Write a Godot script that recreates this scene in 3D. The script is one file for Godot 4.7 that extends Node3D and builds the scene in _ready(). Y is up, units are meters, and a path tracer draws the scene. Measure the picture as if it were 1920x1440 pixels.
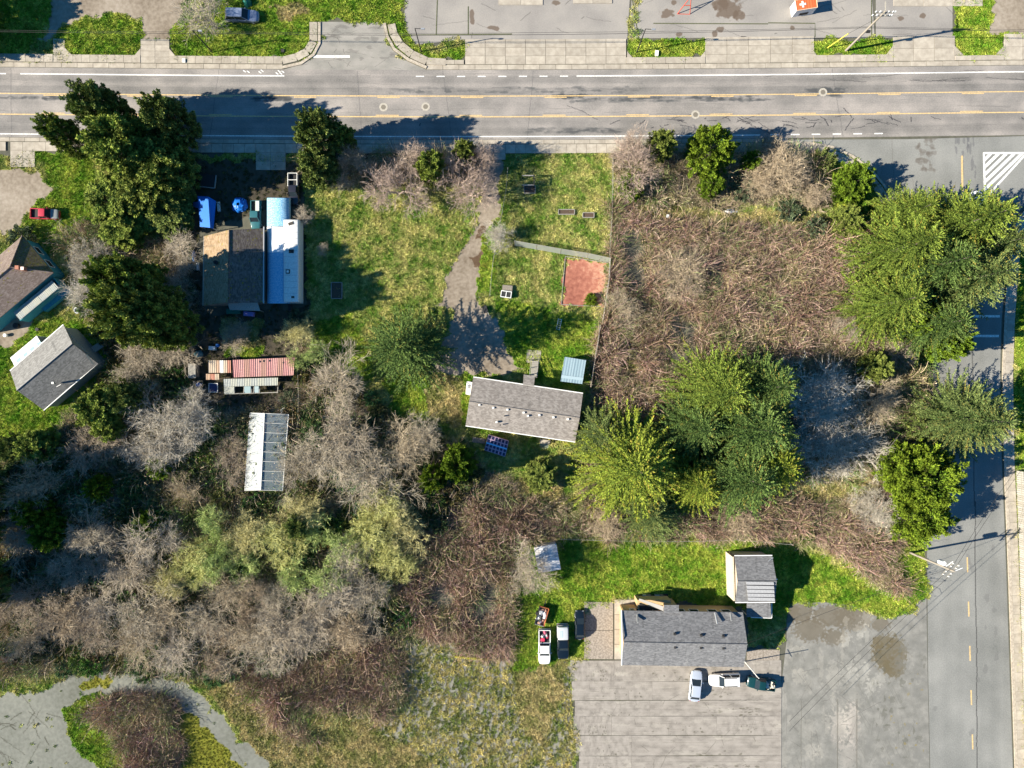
extends Node3D
# Straight-down drone view of a rural town block. The photograph's ground is 0.08 m per pixel (1920 x 1440).
const S := 0.08
const CH := 106.67
var M := {}
var used := {}
var rng := RandomNumberGenerator.new()
var noise_a := FastNoiseLite.new()

class MB:
	var v := PackedVector3Array()
	var n := PackedVector3Array()
	var c := PackedColorArray()
	var uv := PackedVector2Array()
	func tri(a: Vector3, b: Vector3, d: Vector3, col: Color = Color.WHITE) -> void:
		var nn := (d - a).cross(b - a).normalized()
		v.append(a); v.append(b); v.append(d)
		n.append(nn); n.append(nn); n.append(nn)
		c.append(col); c.append(col); c.append(col)
		uv.append(Vector2(a.x, a.z)); uv.append(Vector2(b.x, b.z)); uv.append(Vector2(d.x, d.z))
	func quad(a: Vector3, b: Vector3, d: Vector3, e: Vector3, col: Color = Color.WHITE) -> void:
		tri(a, b, d, col)
		tri(a, d, e, col)
	func quad_uv(a: Vector3, b: Vector3, d: Vector3, e: Vector3, ua: Vector2, ub: Vector2, ud: Vector2, ue: Vector2) -> void:
		quad(a, b, d, e)
		var k := uv.size() - 6
		uv[k] = ua; uv[k + 1] = ub; uv[k + 2] = ud; uv[k + 3] = ua; uv[k + 4] = ud; uv[k + 5] = ue
	func box(o: Vector3, s: Vector3, b: Basis = Basis(), col: Color = Color.WHITE, bevel: float = 0.0) -> void:
		var x := b.x * s.x * 0.5
		var y := b.y * s.y * 0.5
		var z := b.z * s.z * 0.5
		var t := 1.0 - bevel
		var lo := [o - x - y - z, o + x - y - z, o + x - y + z, o - x - y + z]
		var hi := [o - x * t + y - z * t, o + x * t + y - z * t, o + x * t + y + z * t, o - x * t + y + z * t]
		quad(hi[0], hi[1], hi[2], hi[3], col)
		quad(lo[3], lo[2], lo[1], lo[0], col)
		for i in 4:
			var j := (i + 1) % 4
			quad(hi[j], hi[i], lo[i], lo[j], col)
	# a prism over any flat outline (points in order), going down by t
	func slab(pts: Array, t: float, col: Color = Color.WHITE) -> void:
		var dn := Vector3(0, -t, 0)
		var m: int = pts.size()
		var flat := PackedVector2Array()
		for p in pts:
			flat.append(Vector2(p.x, p.z))
		var cw := Geometry2D.is_polygon_clockwise(flat)
		var idx := Geometry2D.triangulate_polygon(flat)
		for i in range(0, idx.size(), 3):
			var a: Vector3 = pts[idx[i]]
			var b: Vector3 = pts[idx[i + 1]]
			var d: Vector3 = pts[idx[i + 2]]
			if (d - a).cross(b - a).y < 0.0:
				var sw := b
				b = d
				d = sw
			tri(a, b, d, col)
			tri(a + dn, d + dn, b + dn, col)
		for i in m:
			var p: Vector3 = pts[i]
			var q: Vector3 = pts[(i + 1) % m]
			if cw:
				quad(p, q, q + dn, p + dn, col)
			else:
				quad(q, p, p + dn, q + dn, col)
	func sheet(pts: Array, col: Color = Color.WHITE) -> void:
		var flat := PackedVector2Array()
		for p in pts:
			flat.append(Vector2(p.x, p.z))
		var idx := Geometry2D.triangulate_polygon(flat)
		for i in range(0, idx.size(), 3):
			var a: Vector3 = pts[idx[i]]
			var b: Vector3 = pts[idx[i + 1]]
			var d: Vector3 = pts[idx[i + 2]]
			if (d - a).cross(b - a).y < 0.0:
				tri(a, d, b, col)
			else:
				tri(a, b, d, col)
	func tube(pts: Array, r0: float, r1: float, sides: int = 5, col: Color = Color.WHITE) -> void:
		var prev := []
		var pn := []
		var m: int = pts.size()
		for i in m:
			var p: Vector3 = pts[i]
			var q: Vector3 = pts[mini(i + 1, m - 1)] - pts[maxi(i - 1, 0)]
			q = q.normalized()
			var e := q.cross(Vector3(0.31, 0.2, 0.93)).normalized()
			if absf(q.z) > 0.8:
				e = q.cross(Vector3(1, 0.1, 0)).normalized()
			var f := q.cross(e)
			var r := lerpf(r0, r1, float(i) / maxf(1.0, m - 1))
			var ring := []
			var rn := []
			for k in sides:
				var a := TAU * k / sides
				var dd := e * cos(a) + f * sin(a)
				ring.append(p + dd * r)
				rn.append(dd)
			if i > 0:
				for k in sides:
					var k2 := (k + 1) % sides
					var s := n.size()
					quad(prev[k], ring[k], ring[k2], prev[k2], col)
					n[s] = pn[k]; n[s + 1] = rn[k]; n[s + 2] = rn[k2]
					n[s + 3] = pn[k]; n[s + 4] = rn[k2]; n[s + 5] = pn[k2]
			prev = ring
			pn = rn
		for k in range(1, sides - 1):
			tri(prev[0], prev[k], prev[k + 1], col)
	# a grid of points, smooth
	func grid(rows: Array, closed: bool, col: Color = Color.WHITE) -> void:
		var nr: int = rows.size()
		var nc: int = rows[0].size()
		var nrm := []
		for i in nr:
			var line := []
			for j in nc:
				var j0 := (j - 1 + nc) % nc if closed else maxi(j - 1, 0)
				var j1 := (j + 1) % nc if closed else mini(j + 1, nc - 1)
				var du: Vector3 = rows[i][j1] - rows[i][j0]
				var dv: Vector3 = rows[mini(i + 1, nr - 1)][j] - rows[maxi(i - 1, 0)][j]
				line.append(du.cross(dv).normalized())
			nrm.append(line)
		for i in nr - 1:
			for j in (nc if closed else nc - 1):
				var j2 := (j + 1) % nc
				var s := n.size()
				quad(rows[i][j], rows[i + 1][j], rows[i + 1][j2], rows[i][j2], col)
				var fn: Vector3 = n[s]
				var o := [nrm[i][j], nrm[i + 1][j], nrm[i + 1][j2], nrm[i][j], nrm[i + 1][j2], nrm[i][j2]]
				for k in 6:
					var w: Vector3 = o[k]
					n[s + k] = w if w.dot(fn) > 0.0 else -w
	func mesh() -> ArrayMesh:
		var a := []
		a.resize(Mesh.ARRAY_MAX)
		a[Mesh.ARRAY_VERTEX] = v
		a[Mesh.ARRAY_NORMAL] = n
		a[Mesh.ARRAY_COLOR] = c
		a[Mesh.ARRAY_TEX_UV] = uv
		var m := ArrayMesh.new()
		m.add_surface_from_arrays(Mesh.PRIMITIVE_TRIANGLES, a)
		return m

# photograph pixel and height above the ground -> the point in the world that the drone saw there
func G(px: float, py: float, h: float = 0.0) -> Vector3:
	var k := S * (CH - h) / CH
	return Vector3((px - 960.0) * k, h, (py - 720.0) * k)

func numbered(called: String) -> String:
	var k: int = used.get(called, 0)
	used[called] = k + 1
	return called if k == 0 else "%s_%03d" % [called, k]

func thing(called: String, label: String, category: String, at := Vector3.ZERO, turn := 0.0, group := "") -> Node3D:
	var o := Node3D.new()
	o.name = numbered(called)
	add_child(o)
	o.position = at
	o.rotation.y = turn
	o.set_meta("label", label)
	o.set_meta("category", category)
	if group != "":
		o.set_meta("group", group)
	return o

func part(called: String, m: Mesh, mat: Material, parent: Node3D, at := Vector3.ZERO, turn := 0.0) -> MeshInstance3D:
	var o := MeshInstance3D.new()
	o.name = called
	o.mesh = m
	o.material_override = mat
	o.position = at
	o.rotation.y = turn
	parent.add_child(o, true)
	return o

func solo(called: String, m: Mesh, mat: Material, label: String, category: String, group := "") -> MeshInstance3D:
	var o := part(numbered(called), m, mat, self)
	o.set_meta("label", label)
	o.set_meta("category", category)
	if group != "":
		o.set_meta("group", group)
	return o

func struct(called: String, m: Mesh, mat: Material) -> MeshInstance3D:
	var o := part(numbered(called), m, mat, self)
	o.set_meta("kind", "structure")
	return o

func stuff(called: String, label: String, category: String, m: Mesh, mat: Material, tr: Array, cols: Array) -> void:
	if tr.is_empty():
		return
	var mm := MultiMesh.new()
	mm.transform_format = MultiMesh.TRANSFORM_3D
	mm.use_colors = true
	mm.mesh = m
	mm.instance_count = tr.size()
	for i in tr.size():
		mm.set_instance_transform(i, tr[i])
		mm.set_instance_color(i, cols[i])
	var o := MultiMeshInstance3D.new()
	o.name = numbered(called)
	o.multimesh = mm
	o.material_override = mat
	add_child(o)
	o.set_meta("kind", "stuff")
	o.set_meta("label", label)
	o.set_meta("category", category)

func lin(r: float, g: float, b: float) -> Color:
	return Color(r, g, b).linear_to_srgb()

func mat(r: float, g: float, b: float, rough := 0.85, metal := 0.0) -> StandardMaterial3D:
	var m := StandardMaterial3D.new()
	m.albedo_color = lin(r, g, b)
	m.roughness = rough
	m.metallic = metal
	m.metallic_specular = 0.35
	m.cull_mode = BaseMaterial3D.CULL_DISABLED
	return m

# a surface whose tone wanders between two colours (linear), laid in world metres
func mottled(a: Array, b: Array, metres: float, rough := 0.9, seed_ := 1, freq := 0.02) -> StandardMaterial3D:
	var m := mat(1, 1, 1, rough)
	var t := NoiseTexture2D.new()
	t.width = 512
	t.height = 512
	t.seamless = true
	var f := FastNoiseLite.new()
	f.seed = seed_
	f.frequency = freq
	f.fractal_octaves = 6
	f.fractal_gain = 0.62
	t.noise = f
	var gr := Gradient.new()
	gr.set_color(0, lin(a[0], a[1], a[2]))
	gr.set_color(1, lin(b[0], b[1], b[2]))
	gr.set_offset(0, 0.22)
	gr.set_offset(1, 0.78)
	t.color_ramp = gr
	m.albedo_texture = t
	m.uv1_triplanar = true
	m.uv1_world_triplanar = true
	m.uv1_scale = Vector3.ONE / metres
	return m

func leafy(back := 0.25) -> StandardMaterial3D:
	var m := mat(1, 1, 1, 0.8)
	m.vertex_color_use_as_albedo = true
	m.metallic_specular = 0.25
	if back > 0.0:
		m.backlight_enabled = true
		m.backlight = Color(back, back, back)
	return m

func rr(a: float, b: float) -> float:
	return rng.randf_range(a, b)

func shade(c: Color, k: float) -> Color:
	return Color(c.r * k, c.g * k, c.b * k)

func box_mesh(s: Vector3, bevel := 0.0) -> ArrayMesh:
	var b := MB.new()
	b.box(Vector3.ZERO, s, Basis(), Color.WHITE, bevel)
	return b.mesh()

# the road bends a little
func off(x: float) -> float:
	var xs := [-400.0, -240.0, 0.0, 480.0, 960.0, 1440.0, 1920.0, 2160.0, 2400.0]
	var ys := [-11.0, -8.5, -5.0, -1.0, 0.0, -3.0, -8.5, -12.0, -16.0]
	for i in 8:
		if x <= xs[i + 1] or i == 7:
			var t: float = (x - xs[i]) / (xs[i + 1] - xs[i])
			var p0: float = ys[maxi(i - 1, 0)]
			var p3: float = ys[mini(i + 2, 8)]
			return cubic_interpolate(ys[i], ys[i + 1], p0, p3, t)
	return 0.0

func road_strip(x0: float, x1: float, y0: float, y1: float, h: float, step := 20.0) -> ArrayMesh:
	var b := MB.new()
	var m := maxi(1, int(ceil((x1 - x0) / step)))
	for i in m:
		var xa := lerpf(x0, x1, float(i) / m)
		var xb := lerpf(x0, x1, float(i + 1) / m)
		var ua := (xa + 240.0) / 2400.0
		var ub := (xb + 240.0) / 2400.0
		b.quad_uv(up(xa, y0 + off(xa), h), up(xb, y0 + off(xb), h), up(xb, y1 + off(xb), h), up(xa, y1 + off(xa), h), Vector2(ua, 0), Vector2(ub, 0), Vector2(ub, 1), Vector2(ua, 1))
	return b.mesh()

# ground point lifted a few millimetres or a kerb's height, without any lean
func up(px: float, py: float, h: float) -> Vector3:
	return Vector3((px - 960.0) * S, h, (py - 720.0) * S)

func ups(pts: Array, h: float) -> Array:
	var o := []
	for p in pts:
		o.append(up(p[0], p[1], h))
	return o

# ---------- computed pictures of surfaces ----------
func lut(stops: Array) -> PackedByteArray:
	var o := PackedByteArray()
	o.resize(768)
	for i in 256:
		var t := float(i) / 255.0 * (stops.size() - 1)
		var k := mini(int(t), stops.size() - 2)
		var f := t - k
		var c := Color(lerpf(stops[k][0], stops[k + 1][0], f), lerpf(stops[k][1], stops[k + 1][1], f), lerpf(stops[k][2], stops[k + 1][2], f)).linear_to_srgb()
		o[i * 3] = c.r8
		o[i * 3 + 1] = c.g8
		o[i * 3 + 2] = c.b8
	return o

func noise_bytes(w: int, h: int, freq: float, seed_: int, oct := 4, gain := 0.5) -> PackedByteArray:
	var f := FastNoiseLite.new()
	f.seed = seed_
	f.frequency = freq
	f.fractal_octaves = oct
	f.fractal_gain = gain
	return f.get_image(w, h, false, false, true).get_data()

func surface_image(w: int, h: int, stops: Array, freq: float, seed_: int, rows := PackedFloat32Array(), cols := PackedFloat32Array(), grain := 0.35) -> Image:
	var l := lut(stops)
	var na := noise_bytes(w, h, freq, seed_, 5, 0.55)
	var nb := noise_bytes(w, h, 0.35, seed_ + 9, 2)
	var out := PackedByteArray()
	out.resize(w * h * 3)
	var k := 0
	for y in h:
		var ra := rows[y] if rows.size() else 0.0
		for x in w:
			var v := (na[k] - 128.0) * (1.0 - grain) + (nb[k] - 128.0) * grain + 128.0 + ra
			if cols.size():
				v += cols[x]
			var q := clampi(int(v), 0, 255) * 3
			out[k * 3] = l[q]
			out[k * 3 + 1] = l[q + 1]
			out[k * 3 + 2] = l[q + 2]
			k += 1
	return Image.create_from_data(w, h, false, Image.FORMAT_RGB8, out)

func blot(im: Image, x: float, y: float, rx: float, ry: float, c: Color, a: float, ragged := 0.5) -> void:
	var w := im.get_width()
	var h := im.get_height()
	for j in range(maxi(0, int(y - ry * 1.5)), mini(h, int(y + ry * 1.5) + 1)):
		for i in range(maxi(0, int(x - rx * 1.5)), mini(w, int(x + rx * 1.5) + 1)):
			var d := Vector2((i - x) / rx, (j - y) / ry).length() + noise_a.get_noise_2d(i * 3.0, j * 3.0) * ragged
			if d < 1.0:
				im.set_pixel(i, j, im.get_pixel(i, j).lerp(c, a * clampf((1.0 - d) * 5.0, 0.0, 1.0)))

func crack(im: Image, x: float, y: float, dx: float, dy: float, steps: int, c: Color, a := 0.7, wander := 0.5, thick := 0) -> void:
	var d := Vector2(dx, dy)
	var p := Vector2(x, y)
	var w := im.get_width()
	var h := im.get_height()
	for i in steps:
		var r := d.rotated(rr(-wander, wander))
		p += r
		for k in range(0, thick + 1):
			var q := Vector2i(int(p.x) + (k if absf(dx) < absf(dy) else 0), int(p.y) + (0 if absf(dx) < absf(dy) else k))
			if q.x >= 0 and q.y >= 0 and q.x < w and q.y < h:
				im.set_pixelv(q, im.get_pixelv(q).lerp(c, a * rr(0.5, 1.0)))

func pictured(im: Image, rough := 0.9, spec := 0.3) -> StandardMaterial3D:
	var m := mat(1, 1, 1, rough)
	m.metallic_specular = spec
	m.albedo_texture = ImageTexture.create_from_image(im)
	m.texture_repeat = false
	return m

# ---------- what covers the ground ----------
const LW := 1536
const LH := 1152
const KINDS := ["meadow", "lush", "floor", "gravel", "bramble", "yard", "weedy", "mulch", "lotgrey", "moss", "mud", "none", "dry"]
var cover := PackedByteArray()
var warped := PackedByteArray()
var tone := PackedByteArray()

func lay(kind: String, pts: Array) -> void:
	var id := KINDS.find(kind)
	var m: int = pts.size()
	var lo := 1e9
	var hi := -1e9
	for p in pts:
		lo = minf(lo, p[1])
		hi = maxf(hi, p[1])
	for row in range(maxi(0, int((lo + 180.0) / 1.5625)), mini(LH, int((hi + 180.0) / 1.5625) + 1)):
		var y := row * 1.5625 - 180.0 + 0.78
		var xs := []
		for i in m:
			var a: Array = pts[i]
			var b: Array = pts[(i + 1) % m]
			if (a[1] <= y) != (b[1] <= y):
				xs.append(a[0] + (y - a[1]) / (b[1] - a[1]) * (b[0] - a[0]))
		xs.sort()
		for k in range(0, xs.size() - 1, 2):
			for col in range(maxi(0, int((xs[k] + 240.0) / 1.5625)), mini(LW, int((xs[k + 1] + 240.0) / 1.5625) + 1)):
				cover[row * LW + col] = id

func cover_at(px: float, py: float) -> int:
	var i := int((px + 240.0) / 1.5625)
	var j := int((py + 180.0) / 1.5625)
	if i < 0 or j < 0 or i >= LW or j >= LH:
		return 11
	return warped[j * LW + i]

func tone_at(px: float, py: float) -> float:
	var i := clampi(int((px + 240.0) / 1.5625), 0, LW - 1)
	var j := clampi(int((py + 180.0) / 1.5625), 0, LH - 1)
	return tone[j * LW + i] / 255.0

func lay_cover() -> void:
	cover.resize(LW * LH)
	cover.fill(0)
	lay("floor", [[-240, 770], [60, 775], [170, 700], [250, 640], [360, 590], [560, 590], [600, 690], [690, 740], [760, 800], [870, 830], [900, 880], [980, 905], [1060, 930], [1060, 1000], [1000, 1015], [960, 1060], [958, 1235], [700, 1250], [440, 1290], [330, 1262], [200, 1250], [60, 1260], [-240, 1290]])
	lay("lush", [[-240, 600], [40, 600], [150, 600], [235, 640], [190, 720], [120, 790], [100, 860], [40, 850], [-240, 840]])
	lay("lush", [[60, 285], [170, 285], [190, 420], [160, 480], [110, 470], [40, 430], [60, 380], [110, 350]])
	lay("gravel", [[-240, 320], [60, 320], [110, 350], [60, 380], [30, 430], [-20, 440], [-240, 450]])
	lay("gravel", [[-5, 600], [40, 592], [60, 605], [50, 625], [30, 640], [10, 660], [-10, 650]])
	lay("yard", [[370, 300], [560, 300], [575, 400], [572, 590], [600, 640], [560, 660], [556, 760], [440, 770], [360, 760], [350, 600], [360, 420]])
	lay("dry", [[410, 600], [490, 600], [486, 660], [420, 662]])
	lay("lush", [[420, 648], [490, 648], [486, 672], [420, 672]])
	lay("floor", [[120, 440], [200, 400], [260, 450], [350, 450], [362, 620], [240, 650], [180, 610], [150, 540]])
	# sloping meadow between the trailer and the middle house
	lay("meadow", [[575, 340], [690, 330], [900, 330], [900, 500], [860, 560], [830, 660], [800, 770], [720, 740], [620, 690], [580, 640]])
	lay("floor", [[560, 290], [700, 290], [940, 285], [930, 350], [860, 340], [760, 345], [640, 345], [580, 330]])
	lay("lush", [[590, 600], [660, 590], [690, 660], [700, 720], [640, 690], [600, 650]])
	lay("gravel", [[903, 290], [945, 288], [941, 335], [930, 400], [908, 452], [902, 490], [893, 540], [900, 570], [945, 610], [965, 650], [1008, 655], [1012, 682], [980, 696], [900, 704], [820, 700], [800, 690], [830, 640], [850, 590], [822, 566], [842, 508], [862, 470], [888, 430], [895, 380], [900, 330]])
	lay("mud", [[893, 428], [903, 420], [913, 426], [914, 440], [903, 450], [891, 447]])
	lay("mud", [[880, 480], [897, 474], [908, 482], [905, 495], [888, 497]])
	lay("dry", [[790, 700], [870, 705], [872, 790], [840, 800], [800, 780], [770, 770]])
	lay("lush", [[720, 700], [800, 700], [800, 790], [760, 790], [730, 760]])
	lay("meadow", [[950, 292], [1150, 292], [1145, 400], [1140, 488], [1010, 460], [935, 455], [940, 380]])
	lay("lush", [[905, 440], [925, 420], [930, 470], [918, 550], [895, 550]])
	lay("lush", [[935, 560], [1130, 600], [1110, 740], [1010, 720], [970, 690], [930, 610]])
	lay("lush", [[870, 700], [905, 700], [905, 815], [868, 805]])
	lay("mulch", [[1061, 482], [1138, 494], [1127, 574], [1053, 570]])
	lay("bramble", [[1146, 380], [1225, 372], [1300, 400], [1480, 405], [1570, 415], [1640, 440], [1660, 600], [1740, 720], [1740, 900], [1640, 960], [1700, 1010], [1728, 1080], [1710, 1112], [1650, 1098], [1600, 1050], [1510, 1012], [1380, 1004], [1170, 1008], [1080, 1000], [1120, 780], [1108, 720], [1127, 600], [1145, 500]])
	lay("dry", [[1165, 385], [1230, 378], [1330, 395], [1480, 395], [1570, 400], [1580, 440], [1480, 425], [1330, 422], [1240, 415], [1190, 410]])
	lay("dry", [[1148, 620], [1165, 620], [1210, 720], [1190, 730], [1160, 690]])
	lay("dry", [[1400, 930], [1480, 890], [1640, 880], [1650, 950], [1500, 935]])
	for q in [[1156, 425, 1200, 425, 1212, 550, 1172, 550], [1248, 585, 1276, 585, 1272, 690, 1246, 690], [1280, 600, 1308, 600, 1306, 700, 1278, 700], [1340, 460, 1356, 462, 1348, 540, 1334, 540], [1420, 520, 1434, 520, 1428, 600, 1416, 600]]:
		lay("none", [[q[0], q[1]], [q[2], q[3]], [q[4], q[5]], [q[6], q[7]]])
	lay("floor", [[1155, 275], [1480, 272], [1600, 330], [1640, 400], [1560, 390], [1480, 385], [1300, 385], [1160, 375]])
	lay("lush", [[1540, 300], [1620, 320], [1690, 400], [1660, 440], [1560, 400]])
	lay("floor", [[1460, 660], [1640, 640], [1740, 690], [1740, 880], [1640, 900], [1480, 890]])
	lay("dry", [[1000, 880], [1060, 880], [1060, 940], [980, 940], [960, 900]])
	lay("bramble", [[850, 950], [1000, 930], [1070, 990], [1000, 1015], [962, 1070], [958, 1240], [880, 1240], [780, 1200], [750, 1080]])
	for q in [[796, 1080, 834, 1080, 846, 1136, 810, 1136], [896, 1070, 938, 1070, 938, 1154, 900, 1154], [856, 1140, 900, 1118, 906, 1166, 870, 1180]]:
		lay("none", [[q[0], q[1]], [q[2], q[3]], [q[4], q[5]], [q[6], q[7]]])
	lay("lush", [[960, 1012], [1060, 1008], [1170, 1012], [1380, 1008], [1500, 1022], [1600, 1062], [1650, 1105], [1700, 1118], [1735, 1095], [1735, 1120], [1710, 1140], [1690, 1155], [1640, 1150], [1590, 1132], [1480, 1130], [1470, 1160], [1400, 1150], [1165, 1120], [1140, 1124], [1095, 1150], [1090, 1230], [1060, 1240], [1000, 1250], [962, 1250]])
	lay("lush", [[1690, 1010], [1738, 1010], [1738, 1120], [1712, 1112], [1676, 1070], [1672, 1030]])
	lay("weedy", [[690, 1180], [760, 1190], [960, 1236], [1070, 1240], [1085, 1620], [420, 1620], [500, 1430], [560, 1370], [620, 1330], [720, 1320], [690, 1240]])
	lay("bramble", [[560, 1220], [700, 1190], [745, 1200], [752, 1300], [715, 1345], [660, 1330], [600, 1320]])
	lay("bramble", [[640, 1380], [680, 1360], [720, 1390], [710, 1450], [650, 1450]])
	lay("dry", [[500, 1320], [640, 1335], [700, 1360], [800, 1420], [820, 1500], [560, 1500]])
	lay("lush", [[964, 1225], [1058, 1236], [1050, 1275], [1030, 1300], [1010, 1380], [990, 1390], [966, 1330]])
	lay("dry", [[966, 1260], [1060, 1232], [1056, 1290], [1036, 1340], [1010, 1400], [985, 1380], [966, 1330]])
	lay("bramble", [[440, 1260], [560, 1230], [700, 1200], [735, 1290], [690, 1330], [600, 1330], [500, 1320]])
	lay("bramble", [[480, 1350], [560, 1330], [590, 1400], [560, 1470], [510, 1440]])
	lay("dry", [[350, 1262], [440, 1275], [520, 1360], [600, 1400], [620, 1620], [560, 1500], [470, 1400], [400, 1310]])
	lay("lotgrey", [[-240, 1320], [60, 1300], [110, 1275], [170, 1258], [240, 1256], [300, 1266], [345, 1282], [390, 1320], [430, 1370], [480, 1410], [530, 1460], [640, 1620], [560, 1620], [470, 1470], [420, 1400], [370, 1350], [330, 1320], [280, 1300], [200, 1300], [140, 1310], [116, 1340], [125, 1380], [170, 1420], [240, 1520], [250, 1620], [-240, 1620]])
	lay("lush", [[118, 1335], [165, 1300], [200, 1300], [170, 1340], [230, 1420], [240, 1470], [180, 1440], [130, 1395]])
	lay("moss", [[150, 1275], [205, 1268], [210, 1276], [165, 1294], [150, 1290]])
	lay("moss", [[335, 1322], [370, 1345], [440, 1420], [480, 1475], [420, 1500], [330, 1440], [340, 1390]])
	lay("bramble", [[165, 1330], [215, 1300], [300, 1296], [330, 1330], [345, 1400], [320, 1460], [250, 1480], [225, 1400]])
	# north of the main road
	lay("gravel", [[85, -180], [350, -180], [338, 30], [330, 60], [318, 75], [262, 75], [262, 40], [230, 25], [190, 25], [120, 45], [100, 75], [60, 75], [95, 55]])
	lay("lush", [[106, 75], [125, 45], [190, 28], [232, 28], [262, 45], [264, 112], [120, 108]])
	lay("lush", [[-240, -180], [95, -180], [92, 40], [40, 110], [-240, 110]])
	lay("lush", [[318, 60], [350, 20], [360, -180], [760, -180], [758, 40], [775, 85], [820, 100], [880, 75], [870, 112], [800, 112], [760, 90], [735, 45], [600, 45], [592, 90], [560, 112], [318, 112]])
	lay("dry", [[500, 10], [570, 5], [585, 25], [520, 35]])
	lay("lush", [[1175, 72], [1322, 70], [1322, 112], [1180, 112]])
	lay("lush", [[1522, 72], [1672, 72], [1672, 110], [1522, 110]])
	lay("lush", [[1788, 5], [1860, 5], [1858, 60], [1890, 65], [1880, 108], [1788, 108]])
	lay("gravel", [[1858, -180], [2160, -180], [2160, 65], [1890, 65], [1858, 60]])
	lay("lush", [[1905, 400], [2160, 380], [2160, 880], [1905, 880]])
	lay("none", [[1078, 1244], [1100, 1236], [1098, 1134], [1148, 1128], [1168, 1124], [1400, 1140], [1400, 1210], [1462, 1212], [1480, 1132], [1500, 1129], [1560, 1131], [1605, 1138], [1645, 1157], [1680, 1159], [1712, 1143], [1724, 1127], [1738, 1123], [1738, 700], [1730, 560], [1700, 440], [1686, 400], [1655, 345], [1632, 318], [1598, 293], [1560, 276], [1520, 269], [2160, 255], [2160, 330], [1990, 350], [1925, 390], [1912, 420], [1900, 500], [1892, 700], [1900, 1000], [1915, 1440], [1920, 1640], [1090, 1640], [1086, 1420], [1078, 1340]])
	lay("none", [[758, -240], [1196, -240], [1176, 74], [872, 74], [780, 84], [758, 50]])
	lay("none", [[1200, -240], [1640, -240], [1640, 71], [1322, 71], [1200, 71]])
	lay("none", [[1642, -240], [1860, -240], [1786, 10], [1786, 70], [1642, 71]])
	lay("none", [[602, 41], [718, 41], [736, 94], [800, 131], [530, 131], [601, 84]])
	lay("none", [[870, 73], [1175, 73], [1175, 112], [870, 112]])
	lay("none", [[1322, 70], [1524, 70], [1524, 112], [1322, 112]])
	lay("none", [[1673, 70], [1789, 70], [1789, 112], [1673, 112]])
	lay("none", [[1886, 68], [2160, 60], [2160, 112], [1882, 112]])
	lay("none", [[265, 76], [317, 76], [317, 112], [265, 112]])
	lay("none", [[370, 435], [566, 370], [566, 570], [380, 590]])
	lay("none", [[-240, 112], [2160, 106], [2160, 265], [1700, 270], [1480, 270], [960, 288], [-240, 285]])

func ground_image() -> Image:
	var na := noise_bytes(LW, LH, 0.035, 11, 3)
	var nb := noise_bytes(LW, LH, 0.035, 12, 3)
	var nm := noise_bytes(LW, LH, 0.012, 13, 4, 0.6)
	var nf := noise_bytes(LW, LH, 0.16, 14, 3, 0.7)
	var tables := [
		lut([[0.09, 0.13, 0.024], [0.24, 0.26, 0.06], [0.4, 0.36, 0.14]]),
		lut([[0.05, 0.13, 0.012], [0.14, 0.25, 0.02], [0.3, 0.32, 0.05]]),
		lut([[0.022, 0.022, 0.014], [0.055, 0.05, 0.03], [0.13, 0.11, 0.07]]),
		lut([[0.12, 0.095, 0.07], [0.25, 0.212, 0.17], [0.37, 0.325, 0.275]]),
		lut([[0.03, 0.024, 0.016], [0.08, 0.06, 0.04], [0.16, 0.115, 0.075]]),
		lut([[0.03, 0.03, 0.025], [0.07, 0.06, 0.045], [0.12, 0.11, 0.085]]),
		lut([[0.12, 0.12, 0.105], [0.21, 0.205, 0.18], [0.22, 0.2, 0.08]]),
		lut([[0.14, 0.045, 0.035], [0.34, 0.14, 0.1], [0.6, 0.38, 0.26]]),
		lut([[0.1, 0.105, 0.085], [0.17, 0.175, 0.155], [0.235, 0.24, 0.21]]),
		lut([[0.08, 0.11, 0.02], [0.17, 0.17, 0.025], [0.26, 0.23, 0.06]]),
		lut([[0.07, 0.045, 0.03], [0.11, 0.075, 0.05], [0.17, 0.13, 0.1]]),
		lut([[0.06, 0.06, 0.05], [0.1, 0.1, 0.08], [0.14, 0.13, 0.1]]),
		lut([[0.1, 0.12, 0.03], [0.26, 0.23, 0.1], [0.4, 0.33, 0.19]]),
	]
	warped.resize(LW * LH)
	tone = nm
	var out := PackedByteArray()
	out.resize(LW * LH * 3)
	var k := 0
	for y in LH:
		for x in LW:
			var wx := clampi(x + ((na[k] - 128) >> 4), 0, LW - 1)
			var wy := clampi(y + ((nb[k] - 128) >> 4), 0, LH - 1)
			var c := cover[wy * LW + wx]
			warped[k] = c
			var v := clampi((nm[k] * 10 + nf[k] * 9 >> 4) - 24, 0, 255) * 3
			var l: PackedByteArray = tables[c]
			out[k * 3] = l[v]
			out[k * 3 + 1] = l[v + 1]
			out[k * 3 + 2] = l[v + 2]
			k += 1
	var im := Image.create_from_data(LW, LH, false, Image.FORMAT_RGB8, out)
	# cracks in the old paved path and the overgrown slabs
	for i in 26:
		crack(im, (rr(-40, 110) + 240) / 1.5625, (rr(1330, 1440) + 180) / 1.5625, rr(-0.8, 0.8), rr(-0.8, 0.8), 40, Color(0.25, 0.25, 0.22), 0.5)
	for i in 14:
		crack(im, (rr(300, 470) + 240) / 1.5625, (rr(1275, 1430) + 180) / 1.5625, 0.5, rr(0.3, 0.9), 24, Color(0.22, 0.22, 0.2), 0.5)
	return im

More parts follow.
